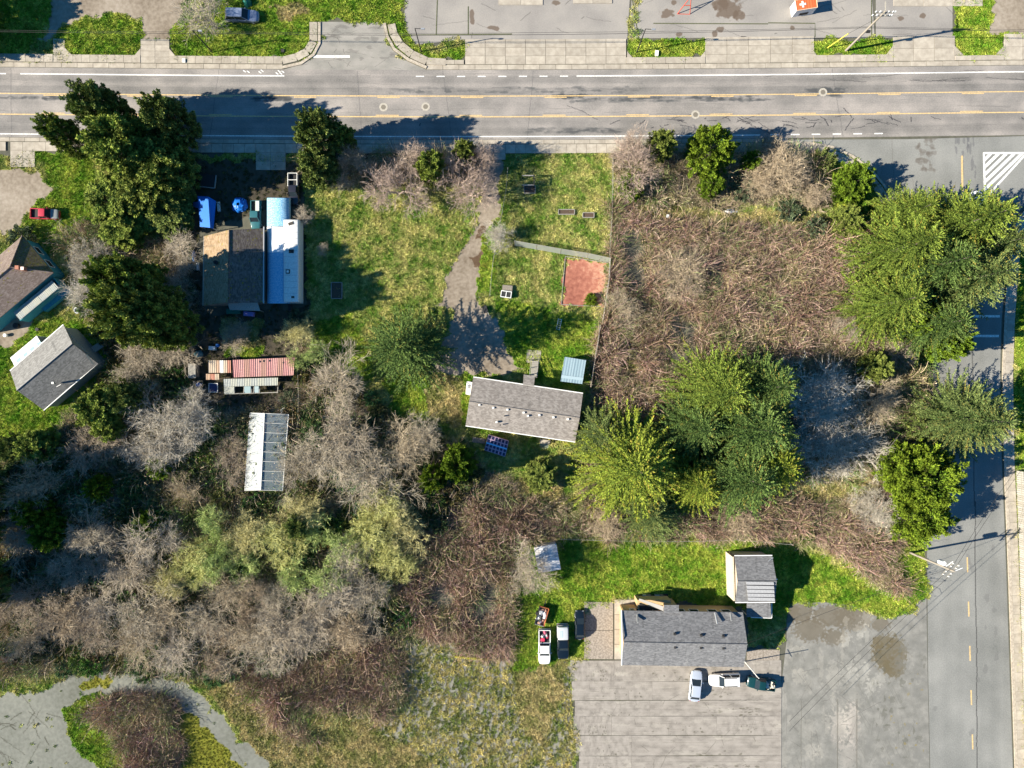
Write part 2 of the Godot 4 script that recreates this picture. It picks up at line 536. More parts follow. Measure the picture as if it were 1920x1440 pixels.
func build_ground() -> void:
	lay_cover()
	var im := ground_image()
	var m := pictured(im, 0.97, 0.1)
	var b := MB.new()
	var x0 := -96.0
	var z0 := -72.0
	var p := [Vector3(x0, 0, z0), Vector3(-x0, 0, z0), Vector3(-x0, 0, -z0), Vector3(x0, 0, -z0)]
	b.quad_uv(p[0], p[1], p[2], p[3], Vector2(0, 0), Vector2(1, 0), Vector2(1, 1), Vector2(0, 1))
	var am := b.mesh()
	var o := MB.new()
	var q := [Vector3(-1500, 0, -1500), Vector3(1500, 0, -1500), Vector3(1500, 0, 1500), Vector3(-1500, 0, 1500)]
	for i in 4:
		var j := (i + 1) % 4
		o.quad(q[i], q[j], p[j], p[i])
	var arr := am.surface_get_arrays(0)
	var gm := ArrayMesh.new()
	gm.add_surface_from_arrays(Mesh.PRIMITIVE_TRIANGLES, arr)
	gm.add_surface_from_arrays(Mesh.PRIMITIVE_TRIANGLES, o.mesh().surface_get_arrays(0))
	gm.surface_set_material(0, m)
	gm.surface_set_material(1, mottled([0.1, 0.15, 0.025], [0.32, 0.31, 0.09], 30.0, 0.97, 4))
	var g := MeshInstance3D.new()
	g.name = "ground"
	g.mesh = gm
	add_child(g)
	g.set_meta("kind", "structure")

# ---------- roads, lots and pavements ----------
func slabs(parent: Node3D, x0: float, x1: float, y0: float, y1: float, nx: int, ny: int, top: float, mats: Array, bend := true) -> void:
	var w := (x1 - x0) / nx * S
	var d := (y1 - y0) / ny * S
	var ms := box_mesh(Vector3(w - 0.025, 0.12, d - 0.025), 0.01)
	for i in nx:
		for j in ny:
			var px := x0 + (x1 - x0) * (i + 0.5) / nx
			var py := y0 + (y1 - y0) * (j + 0.5) / ny + (off(px) if bend else 0.0)
			part("slab", ms, mats[rng.randi() % mats.size()], parent, up(px, py, top - 0.06 + rr(-0.006, 0.006)))

func struct_node(called: String) -> Node3D:
	var o := Node3D.new()
	o.name = numbered(called)
	add_child(o)
	o.set_meta("kind", "structure")
	return o

func ribbon(pts: Array, w: float, h: float, t := 0.0) -> ArrayMesh:
	var b := MB.new()
	for i in pts.size() - 1:
		var p := up(pts[i][0], pts[i][1], h)
		var q := up(pts[i + 1][0], pts[i + 1][1], h)
		var s0: Vector3 = up(pts[mini(i + 1, pts.size() - 1)][0], pts[mini(i + 1, pts.size() - 1)][1], h) - up(pts[maxi(i - 1, 0)][0], pts[maxi(i - 1, 0)][1], h)
		var i2 := mini(i + 2, pts.size() - 1)
		var s1: Vector3 = up(pts[i2][0], pts[i2][1], h) - p
		var a := Vector3(-s0.z, 0, s0.x).normalized() * w * 0.5
		var c := Vector3(-s1.z, 0, s1.x).normalized() * w * 0.5
		b.quad(p - a, q - c, q + c, p + a)
		if t > 0.0:
			var dn := Vector3(0, -t, 0)
			b.quad(p + a, q + c, q + c + dn, p + a + dn)
			b.quad(q - c, p - a, p - a + dn, q - c + dn)
	return b.mesh()

func arc(cx: float, cy: float, rx: float, ry: float, a0: float, a1: float, m: int) -> Array:
	var o := []
	for i in m + 1:
		var a := deg_to_rad(lerpf(a0, a1, float(i) / m))
		o.append([cx + cos(a) * rx, cy + sin(a) * ry])
	return o

func build_roads() -> void:
	var white := mottled([0.5, 0.5, 0.48], [0.85, 0.85, 0.83], 3.0, 0.7, 31)
	var yellow := mottled([0.42, 0.31, 0.17], [0.72, 0.5, 0.22], 3.0, 0.7, 32)
	var conc := []
	for i in 4:
		var k: float = [0.92, 1.0, 1.07, 0.97][i]
		conc.append(mottled([0.31 * k, 0.275 * k, 0.23 * k], [0.4 * k, 0.362 * k, 0.305 * k], 9.0, 0.93, 40 + i, 0.012))
	M.conc = conc
	# main road: x -240..2160, y 131..262
	var rows := PackedFloat32Array()
	var edges := [131, 141, 144, 153, 159, 163, 166, 176, 181, 190, 205, 215, 221, 230, 236, 241, 251, 256, 262]
	var gains := [25, 28, -8, -30, 18, 10, -32, -18, 6, 26, 30, 24, -12, -22, 8, -18, -14, 22, 20]
	for r in 164:
		var y := 131.0 + 131.0 * r / 164.0
		var g := 0.0
		for i in edges.size() - 1:
			if y >= edges[i]:
				g = lerpf(gains[i], gains[i + 1], (y - edges[i]) / (edges[i + 1] - edges[i]))
		rows.append(g * 1.25 + rr(-7, 7) + 16.0 * noise_a.get_noise_2d(5.0, r * 9.0))
	var im := surface_image(2048, 164, [[0.11, 0.108, 0.105], [0.215, 0.202, 0.192], [0.35, 0.318, 0.295]], 0.012, 50, rows, PackedFloat32Array(), 0.4)
	var kx := 2048.0 / 2400.0
	var ky := 164.0 / 131.0
	var dark := Color(0.26, 0.27, 0.28)
	for s in [[690, 1197, 163, 174], [980, 1160, 240, 249], [1060, 1270, 183, 191], [1290, 1430, 180, 191], [480, 545, 180, 190], [0, 150, 184, 190], [1520, 1580, 168, 184], [1040, 1090, 178, 182]]:
		for q in 60:
			blot(im, (rr(s[0], s[1]) + 240) * kx, (rr(s[2], s[3]) - 131) * ky, rr(4, 16), rr(1.5, 4), dark, rr(0.12, 0.35), 0.9)
	for q in 130:
		crack(im, (rr(-240, 2160) + 240) * kx, rr(4, 160), 1.0, rr(-0.1, 0.1), int(rr(15, 90)), Color(0.3, 0.3, 0.3), 0.4, 0.35)
	for q in 60:
		var cx := rr(1180, 1700) if q < 44 else rr(700, 2100)
		crack(im, (cx + 240) * kx, (rr(222, 244) - 131) * ky, rr(-1, 1), rr(-0.6, 0.6), int(rr(18, 60)), Color(0.16, 0.16, 0.18), 0.95, 0.75, 0)
	for q in 12:
		crack(im, (rr(1420, 2000) + 240) * kx, (rr(143, 160) - 131) * ky, 1.0, rr(-0.1, 0.1), int(rr(50, 150)), Color(0.16, 0.16, 0.17), 0.8, 0.4)
	for x in [20, 670, 830, 1000, 1560, 410]:
		crack(im, (x + 240) * kx, 2, rr(-0.1, 0.1), 1.0, 160, Color(0.28, 0.28, 0.29), 0.5, 0.15)
	var road := struct("main_road", road_strip(-240, 2160, 131, 262, 0.02), pictured(im, 0.88, 0.3))
	for seg in [[-240, 11], [38, 533], [1081, 2160]]:
		part("lane_line", road_strip(seg[0], seg[1], 142.0, 144.2, 0.026), white, road)
	for i in 8:
		part("lane_dash", road_strip(780 + i * 38.6, 795 + i * 38.6, 142.2, 144.2, 0.026), white, road)
	for seg in [[-240, 1425]]:
		part("lane_line", road_strip(seg[0], seg[1], 255.0, 257.0, 0.026), white, road)
	for i in 6:
		part("lane_dash", road_strip(1444 + i * 39.0, 1460 + i * 39.0, 254.6, 256.8, 0.026), white, road)
	part("centre_line", road_strip(-240, 2160, 179.2, 181.0, 0.026), yellow, road)
	part("centre_line", road_strip(-240, 2160, 218.0, 220.0, 0.026), yellow, road)
	for i in 16:
		var x := -75.0 + i * 156.5
		part("centre_dash", road_strip(x, x + 42, 182.0, 183.7, 0.026), yellow, road)
		part("centre_dash", road_strip(x - 3, x + 40, 215.4, 217.0, 0.026), yellow, road)
	# bicycle and arrow paint worn on the shoulder lane
	for a in [[459, 134], [466, 135], [488, 136], [492, 133], [520, 138], [527, 138], [524, 134], [531, 135]]:
		part("bike_mark", ribbon([[a[0] - 3.0, a[1] - 2.0], [a[0] + 2.0, a[1] + 1.5]], 0.14, 0.027), white, road)
	var iron := mat(0.19, 0.17, 0.14, 0.7, 0.2)
	var ringm := mottled([0.3, 0.28, 0.24], [0.5, 0.46, 0.4], 2.0, 0.9, 33)
	for p in [[719, 201], [798, 200], [1304, 215], [1543, 173]]:
		var b := MB.new()
		b.sheet(ups(arc(p[0], p[1], 8, 8, 0, 337.5, 15), 0.03))
		var cover_ring := part("manhole_collar", b.mesh(), ringm, road)
		b = MB.new()
		b.sheet(ups(arc(p[0], p[1], 4.6, 4.6, 0, 337.5, 15), 0.036))
		part("manhole_cover", b.mesh(), iron, road)
	# north gutter, kerb and pavement
	var walk := struct_node("north_pavement")
	for seg in [[-240, 530, 52], [800, 2160, 90]]:
		slabs(walk, seg[0], seg[1], 121.5, 130.5, seg[2] / 2, 1, 0.05, conc)
	slabs(walk, -240, 100, 106, 121, 20, 1, 0.15, conc)
	slabs(walk, 122, 264, 106.5, 121, 9, 1, 0.15, conc)
	slabs(walk, 318, 530, 107, 121, 13, 1, 0.15, conc)
	slabs(walk, 100, 122, 77, 121, 1, 3, 0.1, conc)
	slabs(walk, 264, 318, 76, 121, 2, 4, 0.1, conc)
	slabs(walk, 835, 870, 113, 121, 2, 1, 0.15, conc)
	slabs(walk, 872, 1174, 74, 121, 8, 3, 0.1, conc)
	slabs(walk, 1174, 1322, 109, 121, 4, 1, 0.15, conc)
	slabs(walk, 1322, 1526, 72, 121, 5, 3, 0.1, conc)
	slabs(walk, 1526, 1674, 108, 121, 6, 1, 0.15, conc)
	slabs(walk, 1674, 1790, 74, 121, 3, 2, 0.1, conc)
	slabs(walk, 1790, 1882, 112, 121, 3, 1, 0.15, conc)
	slabs(walk, 1882, 2160, 72, 121, 8, 2, 0.1, conc)
	for q in [[1524, 110, 1524, 98, 1532, 110], [1674, 110, 1660, 110, 1674, 92], [1788, 111, 1788, 92, 1806, 111], [1884, 111, 1866, 111, 1884, 92], [1176, 110, 1176, 98, 1186, 110], [1322, 110, 1312, 110, 1322, 98], [264, 108, 252, 108, 264, 94], [122, 108, 136, 108, 122, 94], [318, 108, 318, 94, 330, 108]]:
		var cb := MB.new()
		cb.slab(ups([[q[0], q[1] + off(q[0])], [q[2], q[3] + off(q[2])], [q[4], q[5] + off(q[4])]], 0.12), 0.12)
		part("slab", cb.mesh(), conc[q[0] % 4], walk)
	# side street going north, with its curved kerbs
	var im2 := surface_image(280, 190, [[0.16, 0.16, 0.15], [0.25, 0.24, 0.22], [0.32, 0.3, 0.28]], 0.02, 60)
	for q in 26:
		crack(im2, rr(40, 230), rr(10, 180), rr(-1, 1), rr(-1, 1), int(rr(15, 60)), Color(0.3, 0.29, 0.28), 0.55, 0.6)
	for q in 20:
		blot(im2, rr(60, 220), rr(20, 150), rr(4, 14), rr(4, 12), Color(0.36, 0.35, 0.34), 0.35, 0.9)
	var nl := [[602, 41], [718, 41], [723, 70], [736, 94], [764, 115], [800, 131], [530, 131], [566, 120], [590, 104], [601, 84]]
	var stub := struct("north_street", lot_mesh(nl, 520, 36, 290, 97, 0.018), pictured(im2))
	part("stop_line", ribbon([[583, 106], [656, 106]], 0.33, 0.025), white, stub)
	var kl := [[599, 42], [599, 82], [588, 103], [565, 119], [530, 127]]
	var kr := [[721, 44], [726, 68], [739, 92], [766, 112], [800, 127]]
	var kerbm := mottled([0.3, 0.26, 0.21], [0.46, 0.41, 0.34], 6.0, 0.92, 34)
	part("kerb", ribbon(kl, 0.4, 0.16, 0.16), kerbm, walk)
	part("kerb", ribbon(kr, 0.4, 0.16, 0.16), kerbm, walk)
	var pl := [[588, 42], [588, 78], [577, 97], [556, 108], [530, 114]]
	var pr := [[734, 46], [738, 64], [750, 84], [772, 102], [800, 115], [836, 117]]
	for i in 4:
		part("slab", ribbon([pl[i], pl[i + 1]], 1.15, 0.15, 0.12), conc[i], walk)
		part("slab", ribbon([pr[i], pr[i + 1]], 1.15, 0.15, 0.12), conc[(i + 1) % 4], walk)
	part("slab", ribbon([pr[4], pr[5]], 1.0, 0.15, 0.12), conc[0], walk)
	# paved yards north of the road
	var im3 := surface_image(1400, 320, [[0.17, 0.16, 0.155], [0.26, 0.245, 0.23], [0.34, 0.315, 0.285]], 0.008, 61)
	for q in 90:
		crack(im3, rr(0, 1400), rr(120, 310), rr(-1, 1), rr(-0.4, 0.4), int(rr(20, 90)), Color(0.34, 0.33, 0.32), 0.5, 0.5)
	var stain := Color(0.36, 0.31, 0.27)
	for s in [[925, 52, 10, 5], [1250, 26, 14, 9], [1263, 4, 5, 4], [1365, 16, 26, 22], [1350, 8, 16, 14], [1385, 28, 14, 10], [1272, 64, 6, 4], [1340, 64, 6, 7], [1350, 55, 6, 6], [1040, 4, 9, 5], [1485, 52, 5, 4], [885, 32, 5, 14], [1729, 30, 6, 5], [1688, 34, 6, 4]]:
		blot(im3, (s[0] - 740) * 1.0, (s[1] + 240) * 1.0, s[2], s[3], stain, 0.75, 0.6)
	var yardm := pictured(im3)
	var n1 := [[758, -240], [1196, -240], [1176, 74], [872, 74], [780, 84], [758, 50]]
	struct("paved_yard", lot_mesh(n1, 740, -240, 1400, 320, 0.03), yardm)
	var n2 := [[1198, -240], [1620, -240], [1640, 71], [1526, 71], [1322, 71], [1180, 72]]
	struct("paved_yard", lot_mesh(n2, 740, -240, 1400, 320, 0.034), yardm)
	var n3 := [[1642, -240], [1860, -240], [1786, 10], [1786, 70], [1642, 71]]
	struct("paved_yard", lot_mesh(n3, 740, -240, 1400, 320, 0.026), yardm)
	var seam := mottled([0.05, 0.07, 0.03], [0.13, 0.12, 0.08], 2.0, 0.95, 35)
	for l in [[[758, -60], [757, 50]], [[820, 0], [818, 65]], [[878, 12], [878, 64]], [[758, 66], [960, 64]], [[1176, -60], [1192, 40], [1198, 74]], [[1634, -60], [1634, 72]], [[1440, 43], [1528, 44], [1528, 70]], [[1225, 44], [1440, 45]]]:
		solo("grass_seam", ribbon(l, 0.16, 0.045), seam, "weeds rooted in the joints between the paved yards north of the road", "weeds", "weed grown joints").set_meta("kind", "stuff")
	var pads := struct_node("concrete_pad")
	slabs(pads, 1675, 1842, -60, 12, 3, 2, 0.1, conc, false)
	slabs(pads, 1075, 1148, -40, 7, 2, 1, 0.12, conc, false)
	slabs(pads, 935, 1018, -40, 10, 2, 1, 0.12, conc, false)
	# south gutter and pavement
	var sw := struct_node("south_pavement")
	slabs(sw, -240, 1478, 262.5, 270, 60, 1, 0.05, conc)
	slabs(sw, -240, 12, 271, 288, 12, 1, 0.15, conc)
	slabs(sw, 20, 66, 271, 318, 2, 3, 0.1, conc)
	slabs(sw, 66, 480, 271, 288, 20, 1, 0.15, conc)
	slabs(sw, 480, 536, 271, 320, 2, 3, 0.1, conc)
	slabs(sw, 536, 903, 271, 288, 18, 1, 0.15, conc)
	slabs(sw, 903, 948, 271, 300, 2, 2, 0.1, conc)
	slabs(sw, 948, 1478, 271, 288, 28, 1, 0.15, conc)
	var ck := [[1478, 267], [1520, 269], [1560, 276], [1598, 293], [1632, 318], [1655, 345], [1672, 372], [1686, 400], [1700, 440]]
	part("kerb", ribbon(ck, 0.35, 0.15, 0.15), kerbm, sw)
	var cs := []
	for p in ck:
		cs.append([p[0] - 9.0, p[1] + 9.0])
	for i in 8:
		part("slab", ribbon([cs[i], cs[i + 1]], 1.3, 0.14, 0.12), conc[i % 4], sw)
	# side street to the south and the junction
	var sx := 1470.0
	var sim := surface_image(900, 1450, [[0.11, 0.115, 0.11], [0.2, 0.203, 0.195], [0.3, 0.3, 0.285]], 0.006, 62, PackedFloat32Array(), street_cols(), 0.4)
	crack(sim, (1828 - sx) * 1.0, 700, 0.014, 1.0, 740, Color(0.25, 0.25, 0.25), 0.9, 0.1, 1)
	crack(sim, (1822 - sx) * 1.0, 380, 0.01, 1.0, 330, Color(0.25, 0.25, 0.25), 0.8, 0.08, 1)
	for q in 12:
		crack(sim, rr(40, 400), rr(4, 200), rr(-0.2, 0.2), 1.0, int(rr(20, 120)), Color(0.36, 0.35, 0.33), 0.6, 0.2)
	for q in 50:
		blot(sim, rr(250, 285), rr(5, 80), rr(2, 7), rr(2, 6), Color(0.38, 0.36, 0.34), 0.4, 0.9)
	for q in 14:
		blot(sim, (1790 - sx) + rr(-4, 40), rr(20, 90), rr(1.5, 3), rr(6, 20), Color(0.3, 0.3, 0.32), 0.35, 0.8)
	for q in 16:
		blot(sim, rr(280, 400), rr(760, 1300), rr(2, 5), rr(3, 10), Color(0.36, 0.36, 0.36), 0.3, 0.9)
	var sp := [[1478, 262], [1700, 261], [2160, 249], [2160, 330], [1990, 345], [1925, 380], [1905, 405], [1893, 440], [1886, 500], [1878, 600], [1875, 700], [1878, 860], [1884, 1000], [1887, 1080], [1893, 1260], [1899, 1440], [1906, 1640], [1748, 1640], [1744, 1440], [1740, 1250], [1738, 1000], [1738, 700], [1730, 560], [1700, 440], [1686, 400], [1672, 372], [1655, 345], [1632, 318], [1598, 293], [1560, 276], [1520, 269]]
	var street := struct("side_street", lot_mesh(sp, sx, 240, 900, 1450, 0.012), pictured(sim, 0.88, 0.3))
	for i in 5:
		part("centre_dash", ribbon([[1813.5 + i * 2.4, 1045.0 + i * 83.0], [1814.3 + i * 2.4, 1073.0 + i * 83.0]], 0.2, 0.018), yellow, street)
	part("centre_line", ribbon([[1803.5, 292], [1804.5, 358]], 0.28, 0.018), yellow, street)
	part("stop_line", ribbon([[1812, 593], [1875, 593]], 0.35, 0.018), white, street)
	part("stop_line", ribbon([[1812, 630], [1873, 630]], 0.35, 0.018), white, street)
	var hatch := part("hatch_border", ribbon([[1990, 287], [1844.5, 287]], 0.3, 0.022), white, street)
	part("hatch_border", ribbon([[1844.5, 286], [1847, 372]], 0.3, 0.0225), white, street)
	part("hatch_border", ribbon([[1847, 372], [1925, 287]], 0.3, 0.0235), white, street)
	for i in 5:
		var t := 12.0 + i * 14.0
		part("hatch_stripe", ribbon([[1845.5, 288.0 + t], [1845.0 + t * 1.05, 288.0]], 0.45, 0.0245), white, street)
	var ew := struct_node("east_pavement")
	var ex := [[1990, 352], [1930, 388], [1911, 410], [1899, 445], [1892, 500], [1885, 600], [1881.5, 700], [1884, 860], [1890, 1000], [1893, 1080], [1899, 1260], [1905, 1440], [1912, 1640]]
	part("kerb", ribbon(ex, 0.45, 0.14, 0.14), kerbm, ew)
	for i in range(0, 12):
		var a: Array = ex[i]
		var e: Array = ex[i + 1]
		var m := maxi(1, int(Vector2(e[0] - a[0], e[1] - a[1]).length() / 18.0))
		for j in m:
			var y0 := lerpf(a[1], e[1], float(j) / m) + 0.15
			var y1 := lerpf(a[1], e[1], float(j + 1) / m) - 0.15
			var x0 := lerpf(a[0], e[0], float(j) / m) + 10.0
			var x1 := lerpf(a[0], e[0], float(j + 1) / m) + 10.0
			part("slab", ribbon([[x0, y0], [x1, y1]], 1.1, 0.135, 0.12), conc[(i + j) % 4], ew)
	# car park by the long building: asphalt on the street side
	var lot := surface_image(820, 1020, [[0.09, 0.091, 0.083], [0.188, 0.186, 0.173], [0.29, 0.282, 0.262]], 0.02, 63, PackedFloat32Array(), PackedFloat32Array(), 0.45)
	var lx := 1455.0
	var ly := 1120.0
	var k := 2.0
	var brown := Color(0.38, 0.355, 0.31)
	for s in [[1500, 1150, 30, 20], [1560, 1155, 45, 22], [1520, 1180, 35, 24], [1600, 1160, 40, 26], [1650, 1170, 20, 14], [1565, 1195, 25, 16], [1480, 1150, 20, 18]]:
		blot(lot, (s[0] - lx) * k, (s[1] - ly) * k, s[2] * k, s[3] * k, brown, 0.7, 0.5)
	for s in [[1668, 1225, 36, 38], [1675, 1250, 24, 22], [1655, 1210, 22, 22]]:
		blot(lot, (s[0] - lx) * k, (s[1] - ly) * k, s[2] * k, s[3] * k, Color(0.37, 0.34, 0.27), 0.85, 0.35)
	for q in 110:
		blot(lot, rr(190, 560), rr(150, 640), rr(6, 40), rr(6, 50), Color(0.44, 0.44, 0.43), rr(0.1, 0.3), 1.0)
	for q in 36:
		blot(lot, rr(360, 560), rr(200, 640), rr(3, 14), rr(3, 16), Color(0.34, 0.34, 0.31), rr(0.2, 0.5), 1.0)
	for q in 16:
		blot(lot, rr(250, 390), rr(60, 340), rr(10, 30), rr(8, 40), Color(0.68, 0.67, 0.64), 0.28, 0.9)
	for q in 8:
		blot(lot, 2.0 * rr(115, 150), rr(430, 620), rr(20, 40), rr(50, 80), Color(0.66, 0.63, 0.6), 0.25, 0.7)
	for q in 60:
		blot(lot, rr(20, 330), rr(180, 640), rr(3, 30), rr(8, 70), Color(0.7, 0.68, 0.64) if q % 2 else Color(0.46, 0.46, 0.44), rr(0.08, 0.25), 0.9)
	for q in 26:
		crack(lot, rr(330, 520), rr(380, 640), rr(-0.7, 0.7), -1.0, int(rr(30, 120)), Color(0.4, 0.4, 0.38), 0.5, 0.12, 2)
	for q in 18:
		blot(lot, rr(420, 560), rr(280, 640), rr(2, 6), rr(2, 8), Color(0.5, 0.45, 0.3), rr(0.3, 0.7), 1.0)
	for x in [1502, 1569, 1571, 1605, 1607]:
		crack(lot, (x - lx) * k, 380, 0.0, 1.0, 620, Color(0.36, 0.35, 0.32), 0.8, 0.1, 1)
	for q in 34:
		crack(lot, rr(20, 330), rr(220, 640), rr(-0.5, 0.5), rr(-1, 1), int(rr(40, 190)), Color(0.32, 0.31, 0.3), 0.6, 0.4)
	for q in 22:
		crack(lot, rr(40, 520), rr(20, 640), 0.75, -0.66, int(rr(40, 170)), Color(0.4, 0.4, 0.39), 0.4, 0.06)
	var lp := [[1475, 1165], [1482, 1132], [1500, 1128], [1560, 1130], [1605, 1137], [1645, 1156], [1680, 1158], [1712, 1142], [1724, 1126], [1737, 1122], [1739, 1250], [1743, 1440], [1748, 1630], [1463, 1630], [1463, 1300], [1475, 1200]]
	struct("car_park", lot_mesh(lp, lx, ly, 410, 510, 0.02), pictured(lot, 0.9, 0.3))
	# big concrete slabs, each a little sunk or tilted, weeds in the joints
	var apron := struct_node("concrete_apron")
	var weeds := mottled([0.035, 0.04, 0.02], [0.11, 0.105, 0.06], 1.5, 0.97, 36)
	part("joint_bed", lot_mesh([[1080, 1240], [1100, 1236], [1160, 1238], [1466, 1238], [1464, 1630], [1092, 1630], [1084, 1400]], 1000, 1000, 1000, 1000, 0.012), weeds, apron)
	var slabm := []
	for i in 6:
		slabm.append(pictured(slab_image(i), 0.92, 0.25))
	var ys := [1238.0, 1277.0, 1313.0, 1343.0, 1379.0, 1417.0, 1452.0, 1490.0, 1530.0, 1580.0]
	for j in 9:
		var xs := [1073.0, 1232.0 + rr(-60, 40), 1465.0] if j % 3 else [1073.0, 1150.0 + rr(-10, 30), 1330.0 + rr(-30, 30), 1465.0]
		for i in xs.size() - 1:
			var jx := 3.0 * noise_a.get_noise_2d(i * 40.0, j * 40.0)
			var x0: float = xs[i] + (rr(-6, 7) if i == 0 else 0.0) + (7.0 if j > 4 and i == 0 else 0.0) + 0.12
			var x1: float = xs[i + 1] - 0.12
			var sb := MB.new()
			var w0 := 1.6 * noise_a.get_noise_2d(x0 * 9.0, ys[j] * 9.0)
			var w1 := 1.6 * noise_a.get_noise_2d(x1 * 9.0 + 3.0, ys[j] * 9.0)
			var w2 := 1.6 * noise_a.get_noise_2d(x0 * 9.0, ys[j + 1] * 9.0)
			var w3 := 1.6 * noise_a.get_noise_2d(x1 * 9.0 + 3.0, ys[j + 1] * 9.0)
			var h := 0.05 + rr(0, 0.02)
			var mid := (x0 + x1) * 0.5 + rr(-20, 20)
			var bow := rr(-1.2, 1.2)
			var q := [up(x0, ys[j] + 0.08 + w0, h), up(mid, ys[j] + 0.08 + (w0 + w1) * 0.5 + rr(0, 0.6), h), up(x1, ys[j] + 0.08 + w1, h), up(x1, ys[j + 1] - 0.08 + w3, h), up(mid, ys[j + 1] - 0.08 + (w2 + w3) * 0.5 - rr(0, 0.6), h), up(x0, ys[j + 1] - 0.08 + w2, h)]
			sb.slab(q, 0.12)
			for t in sb.uv.size():
				sb.uv[t] = Vector2((sb.uv[t].x / S + 960.0 - x0) / (x1 - x0), (sb.uv[t].y / S + 720.0 - ys[j]) / (ys[j + 1] - ys[j]))
			part("slab", sb.mesh(), slabm[(i * 2 + j * 5) % 6], apron)
	var oldc := mottled([0.2, 0.172, 0.145], [0.34, 0.3, 0.26], 4.0, 0.93, 37, 0.02)
	slabs(apron, 1095, 1150, 1128, 1236, 1, 2, 0.06, [oldc], false)
	slabs(apron, 1152, 1167, 1124, 1236, 1, 4, 0.1, conc, false)
	slabs(apron, 1167, 1196, 1124, 1136, 2, 1, 0.1, conc, false)
	slabs(apron, 1400, 1462, 1246, 1262, 2, 1, 0.06, conc, false)
	slabs(apron, 1400, 1462, 1218, 1243, 2, 1, 0.05, [oldc], false)

func slab_image(i: int) -> Image:
	var gains := PackedFloat32Array()
	for y in 110:
		gains.append(26.0 * noise_a.get_noise_2d(i * 90.0, y * 4.0) - 40.0 * exp(-pow((y - 106.0) / 5.0, 2.0)) * (1.0 if i == 0 else 0.15))
	var im := surface_image(480, 110, [[0.11, 0.102, 0.092], [0.26, 0.238, 0.215], [0.35, 0.325, 0.296]], 0.016, 70 + i, gains, PackedFloat32Array(), 0.5)
	for q in 7:
		crack(im, rr(0, 480), rr(0, 110), rr(-0.5, 0.5), rr(-1, 1), int(rr(30, 120)), Color(0.3, 0.29, 0.26), 0.85, 0.5)
	for q in 5:
		crack(im, rr(0, 480), rr(0, 110), 1.0, rr(-0.15, 0.15), int(rr(60, 260)), Color(0.36, 0.34, 0.3), 0.7, 0.35)
	for q in (40 if i % 3 == 0 else 10):
		blot(im, rr(180, 420), rr(50, 110), rr(2, 9), rr(2, 6), Color(0.36, 0.35, 0.31), 0.6, 1.2)
	for q in 8:
		blot(im, rr(0, 480), rr(0, 110), rr(10, 50), rr(4, 14), Color(0.68, 0.66, 0.62), 0.25, 0.9)
	return im

func street_cols() -> PackedFloat32Array:
	var o := PackedFloat32Array()
	for x in 900:
		var px := 1470.0 + x
		var v := 0.0
		for w in [[1775, 8, -14.0], [1800, 7, -10.0], [1840, 8, -20.0], [1862, 8, -18.0], [1878, 4, 14.0], [1757, 9, 14.0]]:
			v += w[2] * exp(-pow((px - w[0]) / w[1], 2.0))
		o.append(v if px > 1738 else 6.0)
	return o

# a flat paved sheet over an outline, its picture spread over the given rectangle of pixels
func lot_mesh(pts: Array, x0: float, y0: float, w: float, h: float, high: float) -> ArrayMesh:
	var b := MB.new()
	b.sheet(ups(pts, high))
	for i in b.uv.size():
		b.uv[i] = Vector2((b.uv[i].x / S + 960.0 - x0) / w, (b.uv[i].y / S + 720.0 - y0) / h)
	return b.mesh()

# ---------- buildings ----------
func shingle_mat(dark: Array, lightc: Array, seed_: int, moss := 0.0) -> StandardMaterial3D:
	var w := 512
	var im := surface_image(w, w, [dark, [(dark[0] + lightc[0]) * 0.5, (dark[1] + lightc[1]) * 0.5, (dark[2] + lightc[2]) * 0.5], lightc], 0.02, seed_, PackedFloat32Array(), PackedFloat32Array(), 0.75)
	var r := RandomNumberGenerator.new()
	r.seed = seed_
	for row in 72:
		var x := 0
		while x < w:
			var tw := r.randi_range(8, 22)
			var k := r.randf_range(-0.055, 0.055)
			for y in range(int(row * 7.11), int((row + 1) * 7.11)):
				for xx in range(x, mini(x + tw, w)):
					var c := im.get_pixel(xx, y)
					var e := -0.05 if y == int(row * 7.11) else 0.0
					im.set_pixel(xx, y, Color(c.r + k + e, c.g + k + e, c.b + k + e))
			x += tw
	for q in 26:
		blot(im, r.randf_range(0, w), r.randf_range(0, w), r.randf_range(3, 14), r.randf_range(20, 90), Color(0.2, 0.2, 0.2) if q % 3 else Color(0.75, 0.74, 0.72), r.randf_range(0.05, 0.16), 0.8)
	if moss > 0.0:
		for q in int(1600 * moss):
			blot(im, r.randf_range(0, w), r.randf_range(0, w), r.randf_range(1, 7), r.randf_range(1, 6), Color(0.36, 0.37, 0.1).lerp(Color(0.56, 0.52, 0.1), r.randf()), r.randf_range(0.3, 0.9), 1.0)
	var m := pictured(im, 0.95, 0.2)
	m.texture_repeat = true
	m.uv1_scale = Vector3(0.1, 0.1, 0.1)
	return m

# a roof slope: a, b along the eave, c, d along the ridge
func slope(a: Vector3, b: Vector3, c: Vector3, d: Vector3, t := 0.14) -> ArrayMesh:
	var m := MB.new()
	m.slab([a, b, c, d], t)
	var u := (b - a).normalized()
	var w := (d - a) - u * (d - a).dot(u)
	w = w.normalized()
	for i in m.v.size():
		m.uv[i] = Vector2((m.v[i] - a).dot(u), (m.v[i] - a).dot(w))
	return m.mesh()

func prism(pts: Array, h: float, h0 := 0.0) -> ArrayMesh:
	var m := MB.new()
	var q := []
	for p in pts:
		q.append(Vector3(p.x, h, p.z))
	m.slab(q, h - h0)
	return m.mesh()

func inset(pts: Array, d: float) -> Array:
	var c := Vector3.ZERO
	for p in pts:
		c += p
	c /= pts.size()
	var o := []
	for p in pts:
		o.append(p + (c - p).normalized() * d)
	return o

